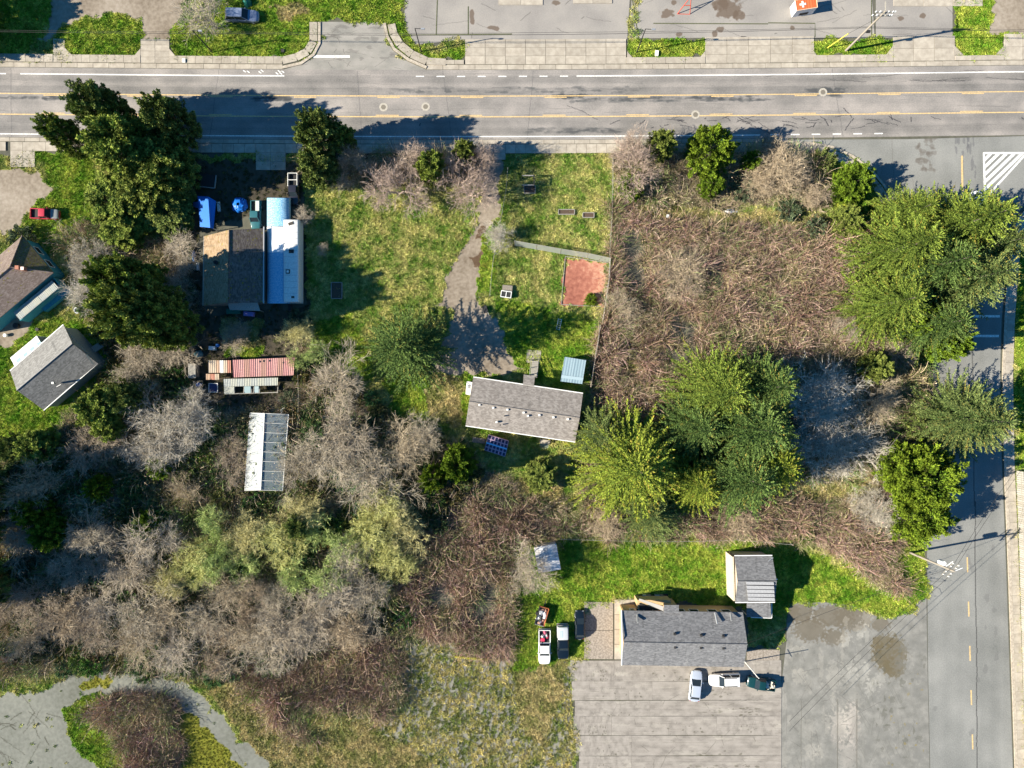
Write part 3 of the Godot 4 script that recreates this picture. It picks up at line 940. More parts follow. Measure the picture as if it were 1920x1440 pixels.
func wall_quad(a: Vector3, b: Vector3, h0: float, h1: float, t := 0.16) -> ArrayMesh:
	var m := MB.new()
	var d := (b - a)
	d.y = 0
	var u := d.normalized()
	m.box(Vector3((a.x + b.x) * 0.5, (h0 + h1) * 0.5, (a.z + b.z) * 0.5), Vector3(d.length(), h1 - h0, t), Basis(u, Vector3.UP, u.cross(Vector3.UP)))
	return m.mesh()

# a window set on a wall between two ground points
func window_on(parent: Node3D, a: Vector3, b: Vector3, t: float, y: float, w: float, h: float, framem: Material, out := 0.1) -> void:
	var d := (b - a)
	d.y = 0
	var u := d.normalized()
	var bs := Basis(u, Vector3.UP, u.cross(Vector3.UP))
	var o := a.lerp(b, t)
	o.y = y
	var m := MB.new()
	for s in [-1.0, 1.0]:
		m.box(o + u * s * w * 0.5, Vector3(0.09, h + 0.09, out * 2.4), bs)
		m.box(o + Vector3.UP * s * h * 0.5, Vector3(w - 0.09, 0.09, out * 2.3), bs)
	var f := part("window", m.mesh(), framem, parent)
	m = MB.new()
	m.box(o, Vector3(w - 0.05, h - 0.05, out * 2.1), bs)
	part("pane", m.mesh(), M.glass, f)

# a gable house: eave corners in order along one eave then back along the other; ridge between the middles of sides 1-2 and 3-0
func gable(o: Node3D, e: Array, eave: float, ridge: float, roofm: Array, wallm: Material, over := 0.35, trim: Material = null, ridgem: Material = null) -> Array:
	var q := []
	for p in e:
		q.append(G(p[0], p[1], eave))
	var r1: Vector3 = (q[1] + q[2]) * 0.5
	var r0: Vector3 = (q[3] + q[0]) * 0.5
	r0.y = ridge
	r1.y = ridge
	part("roof", slope(q[0], q[1], r1, r0), roofm[0], o)
	part("roof", slope(q[2], q[3], r0, r1), roofm[roofm.size() - 1], o)
	var b := MB.new()
	b.tube([r0 + Vector3(0, 0.03, 0), r1 + Vector3(0, 0.03, 0)], 0.09, 0.09, 6)
	part("ridge_cap", b.mesh(), ridgem if ridgem else roofm[0], o)
	var u: Vector3 = (q[1] - q[0]).normalized()
	var s: Vector3 = (q[3] - q[0]).normalized()
	var f := [q[0] + (u + s) * over, q[1] + (s - u) * over, q[2] - (u + s) * over, q[3] + (u - s) * over]
	for i in 4:
		part("wall", wall_quad(f[i], f[(i + 1) % 4], 0.0, eave - 0.12, 0.2), wallm, o)
	for g in [[f[1], f[2], r1 - u * over], [f[3], f[0], r0 + u * over]]:
		var m := MB.new()
		var rise: Vector3 = g[2] - Vector3(0, 0.2, 0)
		var ga := Vector3(g[0].x, eave - 0.12, g[0].z)
		var gb := Vector3(g[1].x, eave - 0.12, g[1].z)
		m.tri(ga, gb, rise)
		m.tri(ga + u * 0.03, rise + u * 0.03, gb + u * 0.03)
		part("gable", m.mesh(), wallm, o)
	if trim:
		for i in 2:
			var a: Vector3 = q[i * 2]
			var c: Vector3 = q[i * 2 + 1]
			var m := MB.new()
			m.box((a + c) * 0.5 + (s if i == 1 else -s) * 0.06 - Vector3(0, 0.05, 0), Vector3((c - a).length(), 0.12, 0.12), Basis(u, Vector3.UP, u.cross(Vector3.UP)))
			part("gutter", m.mesh(), trim, o)
	return f

# ribbed sheet metal: each sheet a part
func sheets(parent: Node3D, called: String, a: Vector3, b: Vector3, c: Vector3, d: Vector3, n: int, mats: Array, period := 0.2, amp := 0.025, hole := []) -> void:
	for i in n:
		var m := MB.new()
		var p0 := a.lerp(b, float(i) / n)
		var p1 := a.lerp(b, (i + 1.0) / n)
		var q0 := d.lerp(c, float(i) / n)
		var q1 := d.lerp(c, (i + 1.0) / n)
		var lift := Vector3(0, rr(0.0, 0.03), 0)
		var k := maxi(2, int((p1 - p0).length() / period) * 2)
		var r0 := []
		var r1 := []
		for j in k + 1:
			var w := Vector3(0, amp if j % 2 == 0 else -amp, 0) + lift
			r0.append(p0.lerp(p1, float(j) / k) + w)
			r1.append(q0.lerp(q1, float(j) / k) + w + Vector3(0, rr(-0.01, 0.01), 0))
		for j in k:
			m.quad(r0[j], r0[j + 1], r1[j + 1], r1[j])
		part(called, m.mesh(), mats[i % mats.size()], parent)

func bil(a: Vector3, b: Vector3, c: Vector3, d: Vector3, u: float, w: float) -> Vector3:
	return a.lerp(b, u).lerp(c.lerp(d, u), w) + Vector3(0, 0.03, 0)

func posts(parent: Node3D, pts: Array, h: float, m: Material, w := 0.09) -> void:
	for p in pts:
		part("post", box_mesh(Vector3(w, h, w)), m, parent, Vector3(p.x, h * 0.5, p.z))

func vent(parent: Node3D, called: String, px: float, py: float, h: float, s: Vector3, m: Material) -> void:
	part(called, box_mesh(s, 0.2), m, parent, G(px, py, h))

func pipe(parent: Node3D, called: String, a: Vector3, b: Vector3, r: float, m: Material) -> void:
	var k := MB.new()
	k.tube([a, b], r, r, 8)
	part(called, k.mesh(), m, parent)

func build_buildings() -> void:
	M.glass = mat(0.02, 0.03, 0.04, 0.12)
	M.white = mottled([0.68, 0.68, 0.66], [0.84, 0.84, 0.82], 3.0, 0.6, 80)
	M.wood = mottled([0.14, 0.12, 0.1], [0.3, 0.27, 0.23], 1.5, 0.9, 81)
	M.oldwood = mottled([0.2, 0.19, 0.17], [0.38, 0.36, 0.32], 1.2, 0.9, 82)
	M.steel = mat(0.45, 0.46, 0.47, 0.45, 0.6)
	M.dark = mat(0.03, 0.03, 0.032, 0.7)
	M.teal = mottled([0.03, 0.19, 0.25], [0.045, 0.26, 0.33], 4.0, 0.8, 83)
	M.cream = mottled([0.46, 0.4, 0.31], [0.58, 0.51, 0.41], 3.0, 0.8, 84)
	M.tan = mottled([0.42, 0.29, 0.15], [0.56, 0.4, 0.22], 3.0, 0.8, 85)
	M.rustmix = [mottled([0.3, 0.1, 0.06], [0.5, 0.3, 0.24], 1.3, 0.8, 86, 0.03), mottled([0.36, 0.33, 0.28], [0.5, 0.26, 0.14], 1.6, 0.75, 87, 0.03), mottled([0.52, 0.54, 0.53], [0.7, 0.72, 0.7], 1.5, 0.6, 88, 0.03), mottled([0.34, 0.26, 0.18], [0.55, 0.47, 0.38], 1.4, 0.8, 89, 0.03)]
	M.redtin = [mottled([0.28, 0.1, 0.1], [0.5, 0.29, 0.28], 1.6, 0.7, 90, 0.025), mottled([0.33, 0.13, 0.12], [0.55, 0.36, 0.34], 1.9, 0.7, 91, 0.025), mottled([0.26, 0.12, 0.1], [0.46, 0.3, 0.24], 1.7, 0.7, 92, 0.025)]
	M.greytin = [mottled([0.2, 0.22, 0.21], [0.38, 0.4, 0.38], 1.8, 0.6, 93, 0.025), mottled([0.23, 0.24, 0.21], [0.43, 0.44, 0.38], 1.6, 0.65, 94, 0.025)]
	M.bluetarp = mottled([0.01, 0.1, 0.42], [0.02, 0.19, 0.62], 1.2, 0.35, 95, 0.02)
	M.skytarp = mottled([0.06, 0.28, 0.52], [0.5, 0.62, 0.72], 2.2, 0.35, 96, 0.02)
	M.whitetarp = mottled([0.66, 0.7, 0.74], [0.84, 0.86, 0.88], 1.6, 0.4, 97, 0.02)
	# middle house
	var o := thing("house", "grey shingled low house with a row of white roof vents and a porch ramp", "house", G(980, 765), 0.0)
	o.position = Vector3.ZERO
	var greige := shingle_mat([0.13, 0.118, 0.11], [0.34, 0.31, 0.285], 101)
	var f := gable(o, [[887.5, 707.5], [1093, 738], [1078.5, 828], [873, 798]], 3.2, 4.1, [greige], M.cream, 0.3, M.white)
	for p in [[899, 759], [925, 764.5], [951.6, 768], [982, 773.5], [990, 779.5], [1011.5, 778.5], [1038, 782.5], [1065, 786], [931, 791.5]]:
		vent(o, "roof_vent", p[0], p[1], 4.12 if p[1] < 790 else 3.9, Vector3(0.3, 0.3, 0.3), M.white)
	for p in [[946, 780], [938, 797]]:
		vent(o, "vent_pipe", p[0], p[1], 4.0, Vector3(0.16, 0.5, 0.16), M.dark)
	part("porch_roof", slope(G(982, 702, 2.9), G(1003, 705.5, 2.9), G(1001, 724, 3.25), G(980.6, 721, 3.25), 0.12), greige, o)
	posts(o, [G(983.5, 704, 2.8), G(1001.5, 707, 2.8)], 2.78, M.white)
	for i in 4:
		window_on(o, f[0], f[1], [0.12, 0.3, 0.68, 0.86][i], 1.7, 1.2, 1.0, M.white)
		window_on(o, f[2], f[3], [0.15, 0.38, 0.62, 0.85][i], 1.7, 1.2, 1.0, M.white)
	part("door", wall_quad(f[0].lerp(f[1], 0.48), f[0].lerp(f[1], 0.53), 0.5, 2.5, 0.26), M.wood, o)
	# ramp with rails down to a pad
	o = thing("porch_ramp", "wooden ramp with two handrails leading to the porch of the vented house", "ramp")
	for i in 9:
		var t := i / 9.0
		var p := G(1000.5 + t * 3.0, 706.0 - t * 31.0, 0.0)
		part("tread", box_mesh(Vector3(1.0, 0.08, 0.26)), M.oldwood, o, Vector3(p.x, 0.75 - t * 0.66, p.z), -0.09)
	for s in [-1.0, 1.0]:
		var b := MB.new()
		b.box((G(999.8 + s * 7, 705, 1.75) + G(1002.6 + s * 7, 675, 1.05)) * 0.5, Vector3(0.09, 0.09, 2.6), Basis(Vector3.UP, -0.09) * Basis(Vector3.RIGHT, -0.27))
		part("handrail", b.mesh(), M.oldwood, o)
		posts(o, [G(999.8 + s * 7, 704, 0), G(1001.2 + s * 7, 690, 0), G(1002.6 + s * 7, 676, 0)], 1.15, M.oldwood)
	var pad := MB.new()
	pad.slab(ups([[988, 656], [1015, 657], [1012, 681], [986, 680]], 0.06), 0.1)
	struct("path", pad.mesh(), M.conc[0])
	# small stoop and mat on the south side
	pad = MB.new()
	pad.slab(ups([[1013, 823], [1032, 826], [1030, 833], [1012, 831]], 0.25), 0.25)
	solo("step", pad.mesh(), M.conc[1], "pale concrete step below the south eave of the vented house", "step")
	pad = MB.new()
	pad.slab(ups(arc(1020, 836, 9, 6, 0, 337, 15), 0.05), 0.05)
	solo("paving_circle", pad.mesh(), mottled([0.2, 0.24, 0.21], [0.33, 0.37, 0.33], 0.8), "round grey green paving patch in front of the concrete step", "paving")
	o = thing("tank", "white rectangular tank against the west gable of the vented house", "tank")
	part("tank_body", prism([G(875, 715, 1.4), G(885.5, 716.5, 1.4), G(881.5, 741, 1.4), G(873, 739, 1.4)], 1.4), M.white, o)
	part("tank_lid", prism([G(877, 722, 1.5), G(881, 722.5, 1.5), G(880, 729, 1.5), G(876, 728.5, 1.5)], 1.5, 1.4), M.steel, o)
	# blue metal shed
	o = thing("shed", "pale blue metal shed with a single pitch roof beside the house", "shed")
	var bt := [mottled([0.2, 0.29, 0.34], [0.26, 0.35, 0.4], 2.0, 0.5, 111), mottled([0.22, 0.31, 0.36], [0.28, 0.37, 0.42], 2.0, 0.5, 112)]
	sheets(o, "roof_sheet", G(1059, 669, 2.3), G(1099, 675.5, 2.3), G(1091.6, 720, 2.6), G(1051, 715, 2.6), 4, bt, 0.3, 0.012)
	part("roof_band", slope(G(1053.5, 703, 2.58), G(1094, 708, 2.58), G(1092.8, 713.5, 2.63), G(1052, 708.5, 2.63), 0.01), mat(0.33, 0.43, 0.48, 0.5), o)
	var c := inset([G(1059, 669, 2.2), G(1099, 675.5, 2.2), G(1091.6, 720, 2.2), G(1051, 715, 2.2)], 0.25)
	for i in 4:
		part("wall", wall_quad(c[i], c[(i + 1) % 4], 0, 2.2, 0.1), bt[0], o)
	part("door", wall_quad(c[3].lerp(c[2], 0.3), c[3].lerp(c[2], 0.6), 0.05, 2.0, 0.16), M.white, o)
	# little glazed frame house made of old sashes
	o = thing("cold_frame", "small greenhouse of purple framed window sashes with twenty four panes", "greenhouse")
	var pf := mat(0.42, 0.3, 0.42, 0.6)
	var gl := mat(0.02, 0.025, 0.08, 0.15)
	var k0 := [G(916, 815, 1.5), G(954, 826.5, 1.5), G(947, 856.5, 1.5), G(908, 844, 1.5)]
	var m0: Vector3 = (k0[0] + k0[3]) * 0.5 + Vector3(0, 0.5, 0)
	var m1: Vector3 = (k0[1] + k0[2]) * 0.5 + Vector3(0, 0.5, 0)
	for side in 2:
		var e0: Vector3 = k0[0] if side == 0 else k0[3]
		var e1: Vector3 = k0[1] if side == 0 else k0[2]
		part("sash", slope(e0, e1, m1, m0, 0.05), pf, o)
		for i in 6:
			for j in 2:
				var u0 := (i + 0.16) / 6.0
				var u1 := (i + 0.84) / 6.0
				var v0 := (j + 0.14) / 2.0
				var v1 := (j + 0.86) / 2.0
				part("pane", slope(bil(e0, e1, m0, m1, u0, v0), bil(e0, e1, m0, m1, u1, v0), bil(e0, e1, m0, m1, u1, v1), bil(e0, e1, m0, m1, u0, v1), 0.02), gl, o)
	part("ridge_strip", slope(m0.lerp(k0[3], 0.1) + Vector3(0, 0.05, 0), m1.lerp(k0[2], 0.1) + Vector3(0, 0.05, 0), m1.lerp(k0[1], 0.1) + Vector3(0, 0.05, 0), m0.lerp(k0[0], 0.1) + Vector3(0, 0.05, 0), 0.02), mat(0.2, 0.5, 0.75, 0.4), o)
	c = inset(k0, 0.1)
	for i in 4:
		part("wall", wall_quad(c[i], c[(i + 1) % 4], 0, 1.42, 0.06), pf, o)
	pad = MB.new()
	pad.slab(ups([[886, 819], [911, 823], [909, 832], [885, 829]], 0.18), 0.18)
	solo("deck", pad.mesh(), M.wood, "brown board platform beside the purple glazed frame", "deck")
	# rusty white tin shed in the lower lawn
	o = thing("shed", "white tin shed streaked with rust under a bare tree on the lower lawn", "shed")
	var wt := [mottled([0.3, 0.28, 0.27], [0.8, 0.79, 0.8], 2.2, 0.6, 113, 0.02), mottled([0.5, 0.49, 0.48], [0.82, 0.81, 0.82], 2.6, 0.55, 114, 0.02)]
	sheets(o, "roof_sheet", G(1001, 1027, 2.4), G(1043, 1019.5, 2.4), G(1047.3, 1044, 2.6), G(1005.5, 1051, 2.6), 5, wt, 0.16, 0.02)
	sheets(o, "roof_sheet", G(1010, 1075, 2.35), G(1051.7, 1067.5, 2.35), G(1047.3, 1044, 2.58), G(1005.5, 1051, 2.58), 5, [wt[1]], 0.16, 0.02)
	c = inset([G(1001, 1027, 2.3), G(1043, 1019.5, 2.3), G(1051.7, 1067.5, 2.3), G(1010, 1075, 2.3)], 0.15)
	for i in 4:
		part("wall", wall_quad(c[i], c[(i + 1) % 4], 0, 2.3, 0.08), wt[1], o)
	# long building by the car park
	o = thing("building", "long two slope grey shingled building beside the concrete car park", "building")
	var slate := shingle_mat([0.09, 0.092, 0.1], [0.25, 0.252, 0.26], 102)
	f = gable(o, [[1394.5, 1251], [1166, 1247], [1165.5, 1144.7], [1393, 1148]], 4.0, 5.8, [slate], M.tan, 0.4, null)
	for p in [[1265.5, 1189], [1315, 1191.5], [1356.5, 1193], [1266, 1214], [1314.5, 1215], [1356.5, 1215.5]]:
		vent(o, "roof_vent", p[0], p[1], 5.5, Vector3(0.36, 0.28, 0.36), M.dark)
	for p in [[1195, 1153, 1195.5, 1167], [1340.5, 1149, 1345, 1170], [1369.5, 1149, 1371.5, 1164]]:
		pipe(o, "flue", G(p[0], p[1], 4.3), G(p[2], p[3], 5.25), 0.12, M.steel)
	for t in [0.1, 0.22, 0.5, 0.62, 0.78, 0.9]:
		window_on(o, f[2], f[3], t, 2.6, 1.3, 1.1, M.white, 0.12)
		window_on(o, f[0], f[1], t, 2.0, 1.6, 1.2, M.white, 0.12)
	for p in [[1165.6, 1144.7, 1166.8, 1196], [1166.8, 1196, 1166, 1247]]:
		var b := MB.new()
		var a := G(p[0], p[1], 4.05 if p[1] < 1190 else 5.85)
		var e := G(p[2], p[3], 5.85 if p[3] < 1200 else 4.05)
		b.tube([a, e], 0.1, 0.1, 4)
		part("barge_board", b.mesh(), M.white, o)
	# stair tower on its north side
	part("stair_wall", prism([G(1195, 1125, 2.6), G(1257, 1125, 2.6), G(1262, 1142, 2.6), G(1196, 1142, 2.6)], 2.6), M.tan, o)
	part("stair_roof", slope(G(1198, 1126, 3.2), G(1199.5, 1122.5, 3.2), G(1244, 1137, 4.1), G(1244, 1146, 4.1), 0.15), mat(0.3, 0.29, 0.28, 0.8), o)
	part("dormer_roof", slope(G(1245, 1134.5, 4.3), G(1273, 1134.5, 4.3), G(1273, 1150, 4.5), G(1245, 1150, 4.5), 0.15), slate, o)
	part("dormer_wall", prism([G(1247, 1137, 4.1), G(1271, 1137, 4.1), G(1271, 1150, 4.1), G(1247, 1150, 4.1)], 4.1), M.tan, o)
	part("stair_well", prism([G(1199, 1131, 2.7), G(1236, 1144, 2.7), G(1199, 1145, 2.7)], 2.75, 2.6), M.dark, o)
	for i in 7:
		solo("storage_box", box_mesh(Vector3(rr(0.5, 0.9), rr(0.5, 0.8), 0.5), 0.05), [M.dark, M.steel, M.wood][i % 3], "dark box of odds and ends lined along the stair tower's north wall", "box", "boxes behind the stair tower").position = up(1199 + i * 8, 1117 + rr(-1, 1), 0.3)
	# garage with stepped dormer
	o = thing("garage", "two storey cream garage with grey roof and a stepped pale dormer", "garage")
	f = gable(o, [[1453, 1128.5], [1379, 1129], [1377.5, 1042], [1448, 1042.7]], 3.7, 4.9, [slate], M.cream, 0.3, M.white)
	part("side_wall", wall_quad(G(1374.5, 1044, 3.4), G(1377, 1127, 3.4), 0, 3.4, 0.2), M.cream, o)
	window_on(o, f[1], f[2], 0.6, 2.2, 1.1, 1.2, M.white, 0.14)
	part("dormer_shadow_sheet", slope(G(1403, 1128, 4.3), G(1453, 1128, 4.3), G(1450, 1090, 5.0), G(1399, 1090, 5.0), 0.08), M.dark, o)  # dark sheet added below the steps, its colour makes the shadow lines between them
	for i in 5:
		var y := 1091.0 + i * 7.4
		var e := -0.6 if i == 0 else 0.0
		part("roof_step", slope(G(1400 + i * 0.8, y + 5.9 + e, 4.98 - i * 0.14), G(1451.5 + i * 0.4, y + 6.6 + e, 4.98 - i * 0.14), G(1450.5 + i * 0.4, y + 0.6, 5.1 - i * 0.14), G(1399 + i * 0.8, y - 0.4, 5.1 - i * 0.14), 0.1), mottled([0.26, 0.265, 0.28], [0.38, 0.385, 0.4], 2.5, 0.8, 120 + i), o)
	part("dormer_wall", prism([G(1403, 1098, 4.3), G(1449, 1098, 4.3), G(1450, 1122, 4.3), G(1405, 1122, 4.3)], 4.3, 3.4), M.cream, o)
	part("porch_roof", slope(G(1399.5, 1156.5, 2.7), G(1446, 1158, 2.7), G(1444, 1126, 3.3), G(1401.5, 1124, 3.3), 0.12), slate, o)
	part("porch_trim", wall_quad(G(1408, 1157.5, 2.6), G(1446.5, 1158.8, 2.6), 2.5, 2.68, 0.1), M.white, o)
	part("porch_trim", wall_quad(G(1446.8, 1128, 2.6), G(1446.8, 1158.5, 2.6), 2.5, 2.68, 0.1), M.white, o)
	posts(o, [G(1402, 1155, 2.6), G(1445, 1157, 2.6)], 2.55, M.white)
	part("antenna", box_mesh(Vector3(0.9, 0.08, 0.08)), M.steel, o, G(1445, 1049, 4.2), 0.6)
	part("wall_lamp", box_mesh(Vector3(0.6, 0.15, 0.15)), M.white, o, G(1454, 1085, 3.6), -0.4)
	# teal house
	o = thing("house", "teal walled house with a brown hipped roof, mossy slope and brick chimney", "house")
	var brown := shingle_mat([0.13, 0.1, 0.085], [0.3, 0.24, 0.21], 103, 0.1)
	var mossy := shingle_mat([0.07, 0.06, 0.04], [0.2, 0.16, 0.1], 104, 1.0)
	var a2 := G(42, 442, 3.4)
	var b2 := G(100, 511, 3.4)
	var dirv := Vector3(b2.z - a2.z, 0, a2.x - b2.x).normalized()
	dirv = -dirv if dirv.x > 0 else dirv
	var c2 := b2 + dirv * 13.5
	var d2 := a2 + dirv * 13.5
	var p1 := (a2 + b2) * 0.5 + dirv * 3.4 + Vector3(0, 2.0, 0)
	var p2 := (c2 + d2) * 0.5 - dirv * 3.0 + Vector3(0, 2.0, 0)
	var hip := MB.new()
	hip.slab([a2, b2, p1], 0.14)
	for i in hip.v.size():
		hip.uv[i] = Vector2(hip.v[i].x + hip.v[i].z, hip.v[i].x - hip.v[i].z)
	part("hip_roof", hip.mesh(), mossy, o)
	part("roof", slope(b2, c2, p2, p1), brown, o)
	part("roof", slope(d2, a2, p1, p2), brown, o)
	for e in [[p1, p2], [p1, a2], [p1, b2]]:
		var b := MB.new()
		b.tube([e[0] + Vector3(0, 0.04, 0), e[1] + Vector3(0, 0.04, 0)], 0.11, 0.11, 5)
		part("ridge_cap", b.mesh(), brown, o)
	var s2 := (b2 - a2).normalized()
	var w2 := [a2 + dirv * 0.35 + s2 * 0.35, b2 + dirv * 0.35 - s2 * 0.35, c2 - s2 * 0.35, d2 + s2 * 0.35]
	for i in 4:
		part("wall", wall_quad(w2[i], w2[(i + 1) % 4], 0, 3.3, 0.2), M.teal, o)
	window_on(o, w2[0], w2[1], 0.3, 1.8, 1.3, 1.1, M.white, 0.13)
	window_on(o, w2[0], w2[1], 0.7, 1.8, 1.3, 1.1, M.white, 0.13)
	part("chimney", box_mesh(Vector3(0.55, 2.2, 0.55), 0.05), mottled([0.3, 0.11, 0.07], [0.48, 0.24, 0.17], 0.6), o, G(41, 503.5, 5.3))
	part("chimney_cap", box_mesh(Vector3(0.45, 0.08, 0.45)), mat(0.75, 0.62, 0.55), o, G(41.5, 503.2, 6.42))
	# lean-to porch on its south side
	var q0 := G(97.5, 525.6, 2.5)
	var q1 := G(110, 540, 2.4)
	var q2 := G(37.5, 600, 2.4)
	var q3 := G(25, 586, 2.5)
	sheets(o, "porch_sheet", q3, q0, q1, q2, 7, M.greytin, 0.26, 0.012)
	part("porch_wall", wall_quad(G(112, 539, 2.2), G(37, 601, 2.2), 0, 2.2, 0.12), M.teal, o)
	part("porch_wall", wall_quad(G(100, 521, 2.2), G(113, 538, 2.2), 0, 2.2, 0.12), M.teal, o)
	part("porch_deck", prism([G(112, 528, 0.9), G(133, 546, 0.9), G(84, 584, 0.9), G(70, 570, 0.9)], 0.9), M.teal, o)
	# grey house below it
	o = thing("house", "grey gabled house set askew with a white lean-to and a steel stove pipe", "house")
	var grey := shingle_mat([0.15, 0.148, 0.145], [0.3, 0.295, 0.285], 105)
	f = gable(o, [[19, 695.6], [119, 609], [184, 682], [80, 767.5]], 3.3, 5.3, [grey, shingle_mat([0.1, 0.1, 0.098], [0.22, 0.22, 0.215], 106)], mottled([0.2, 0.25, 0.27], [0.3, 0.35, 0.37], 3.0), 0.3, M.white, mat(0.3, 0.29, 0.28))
	part("skylight_strip", slope(G(163, 664, 4.35), G(176, 682, 3.75), G(174, 684, 3.8), G(161, 666, 4.4), 0.02), mat(0.36, 0.35, 0.28), o)
	pipe(o, "stove_pipe", G(103, 719.5, 4.3), G(99, 718, 5.9), 0.14, M.steel)
	part("pipe_cap", box_mesh(Vector3(0.4, 0.16, 0.4), 0.3), M.steel, o, G(99, 718, 6.0))
	part("pipe_brace", box_mesh(Vector3(0.7, 0.06, 0.06)), M.steel, o, G(110, 723, 4.3), 0.5)
	for i in 8:
		var t0 := i / 8.0
		var t1 := (i + 0.94) / 8.0
		part("polycarbonate_sheet", slope(G(lerpf(24, 75, t0), lerpf(680, 639, t0), 3.0), G(lerpf(24, 75, t1), lerpf(680, 639, t1), 3.0), G(lerpf(19, 69, t1), lerpf(671, 629, t1), 2.6), G(lerpf(19, 69, t0), lerpf(671, 629, t0), 2.6), 0.03), M.white, o)
		part("striped_sheet", slope(G(lerpf(28, 81, t0), lerpf(689, 644.5, t0), 3.1), G(lerpf(28, 81, t1), lerpf(689, 644.5, t1), 3.1), G(lerpf(24, 75, t1), lerpf(680, 639, t1), 3.0), G(lerpf(24, 75, t0), lerpf(680, 639, t0), 3.0), 0.03), [M.whitetarp, mat(0.25, 0.36, 0.42, 0.5)][i % 2], o)
	part("lean_to_wall", wall_quad(G(20, 671, 2.5), G(69, 630, 2.5), 0, 2.5, 0.06), M.whitetarp, o)
	part("landing", prism([G(187.5, 640, 0.9), G(195, 649, 0.9), G(172.5, 665, 0.9), G(165, 655, 0.9)], 0.9, 0.7), M.oldwood, o)
	posts(o, [G(187, 642, 0.7), G(193, 649, 0.7), G(173, 663, 0.7)], 0.7, M.oldwood, 0.12)
	# dark roofed cottage in the yard
	o = thing("cottage", "brown roofed cottage littered with leaf debris beside the tarp carport", "house")
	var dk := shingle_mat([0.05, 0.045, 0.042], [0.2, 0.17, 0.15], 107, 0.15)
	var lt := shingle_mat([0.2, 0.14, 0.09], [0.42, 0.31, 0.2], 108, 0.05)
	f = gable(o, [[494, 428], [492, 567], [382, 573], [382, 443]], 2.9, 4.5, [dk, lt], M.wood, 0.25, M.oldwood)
	part("awning", slope(G(431, 581, 2.1), G(488, 583, 2.1), G(482.5, 566, 2.6), G(424, 564, 2.6), 0.05), M.greytin[0], o)
	posts(o, [G(432, 580, 2.0), G(486, 582, 2.0)], 2.0, M.oldwood)
	pipe(o, "stove_pipe", G(402, 491, 3.7), G(401, 490, 5.0), 0.12, M.dark)
	part("gutter_line", box_mesh(Vector3(0.12, 0.1, 11.2)), M.steel, o, G(494.5, 497, 2.95))
	# carport under tarps
	o = thing("carport", "long hooped carport covered with blue and white tarpaulins", "carport")
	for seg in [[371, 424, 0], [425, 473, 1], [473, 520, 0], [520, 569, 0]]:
		var rows := []
		for j in 7:
			var y: float = lerpf(seg[0], seg[1], j / 6.0)
			var line := []
			for i in 11:
				var a := PI * i / 10.0
				var hh := 1.5 + 1.1 * sin(a) + 0.05 * noise_a.get_noise_2d(i * 45.0, y * 9.0)
				line.append(G(523.0 - cos(a) * 22.5 + noise_a.get_noise_2d(y * 7.0, i * 30.0) * 0.9, y, hh) if i > 0 and i < 10 else G(523.0 - cos(a) * 22.5, y, 0.9))
			rows.append(line)
		var b := MB.new()
		b.grid(rows, false)
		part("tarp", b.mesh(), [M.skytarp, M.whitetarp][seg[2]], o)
	for y in [372, 422, 472, 520, 568]:
		var hoop := []
		for i in 11:
			var a := PI * i / 10.0
			hoop.append(G(523.0 - cos(a) * 22.0, y, 1.4 + 1.08 * sin(a)))
		hoop[0].y = 0.0
		hoop[10].y = 0.0
		var b := MB.new()
		b.tube(hoop, 0.03, 0.03, 5)
		part("hoop", b.mesh(), M.steel, o)
	# trailer home
	o = thing("trailer", "long white travel trailer with roof vents parked against the tarp carport", "trailer")
	var rows := []
	for st in [[411.5, 0.3], [413.5, 0.92], [418, 1.0], [558, 1.0], [563, 0.92], [566, 0.3]]:
		var line := []
		for q in [[-1.0, 0.55], [-1.04, 1.6], [-1.0, 2.75], [-0.85, 2.95], [0.0, 3.02], [0.85, 2.95], [1.0, 2.75], [1.04, 1.6], [1.0, 0.55]]:
			var p := G(545.5, st[0], 2.9)
			line.append(Vector3(p.x + q[0] * 1.12, 0.55 + (q[1] - 0.55) * (0.9 + 0.1 * st[1]), p.z))
		rows.append(line)
	var tb := MB.new()
	tb.grid(rows, false)
	var cap := [rows[0], rows[5]]
	for e in cap:
		for i in range(1, 8):
			tb.tri(e[0], e[i], e[i + 1])
	part("body", tb.mesh(), mottled([0.62, 0.62, 0.6], [0.78, 0.78, 0.75], 3.5, 0.5, 121), o)
	for i in 12:
		part("seam", box_mesh(Vector3(1.9, 0.02, 0.04)), M.steel, o, G(544.5, 424 + i * 11.5, 3.02))
	part("roof_box", box_mesh(Vector3(0.7, 0.2, 0.5), 0.1), M.dark, o, G(546, 471, 3.1))
	part("skylight", box_mesh(Vector3(0.6, 0.14, 0.6), 0.1), M.dark, o, G(539.5, 509, 3.08))
	part("skylight", box_mesh(Vector3(0.34, 0.1, 0.34)), M.white, o, G(539.5, 509, 3.17))
	part("roof_stain", box_mesh(Vector3(0.8, 0.014, 0.45), 0.3), mat(0.06, 0.055, 0.05), o, G(545.5, 419, 3.035), 0.3)
	part("roof_vent", box_mesh(Vector3(0.4, 0.12, 0.25)), M.dark, o, G(549, 557, 3.06))
	part("tow_bar", box_mesh(Vector3(0.5, 0.12, 1.4)), M.dark, o, G(543.5, 573, 0.5))
	for z in [480.0, 492.0]:
		for s in [-1.0, 1.0]:
			var b := MB.new()
			var p := G(543.5, z, 0.36)
			p.x += s * 0.95
			b.tube([p - Vector3(0.11, 0, 0), p + Vector3(0.11, 0, 0)], 0.36, 0.36, 12)
			part("wheel", b.mesh(), M.dark, o)
	# tarp shelter
	o = thing("shelter", "bright blue tarpaulin ridge shelter beside the evergreen thicket", "shelter")
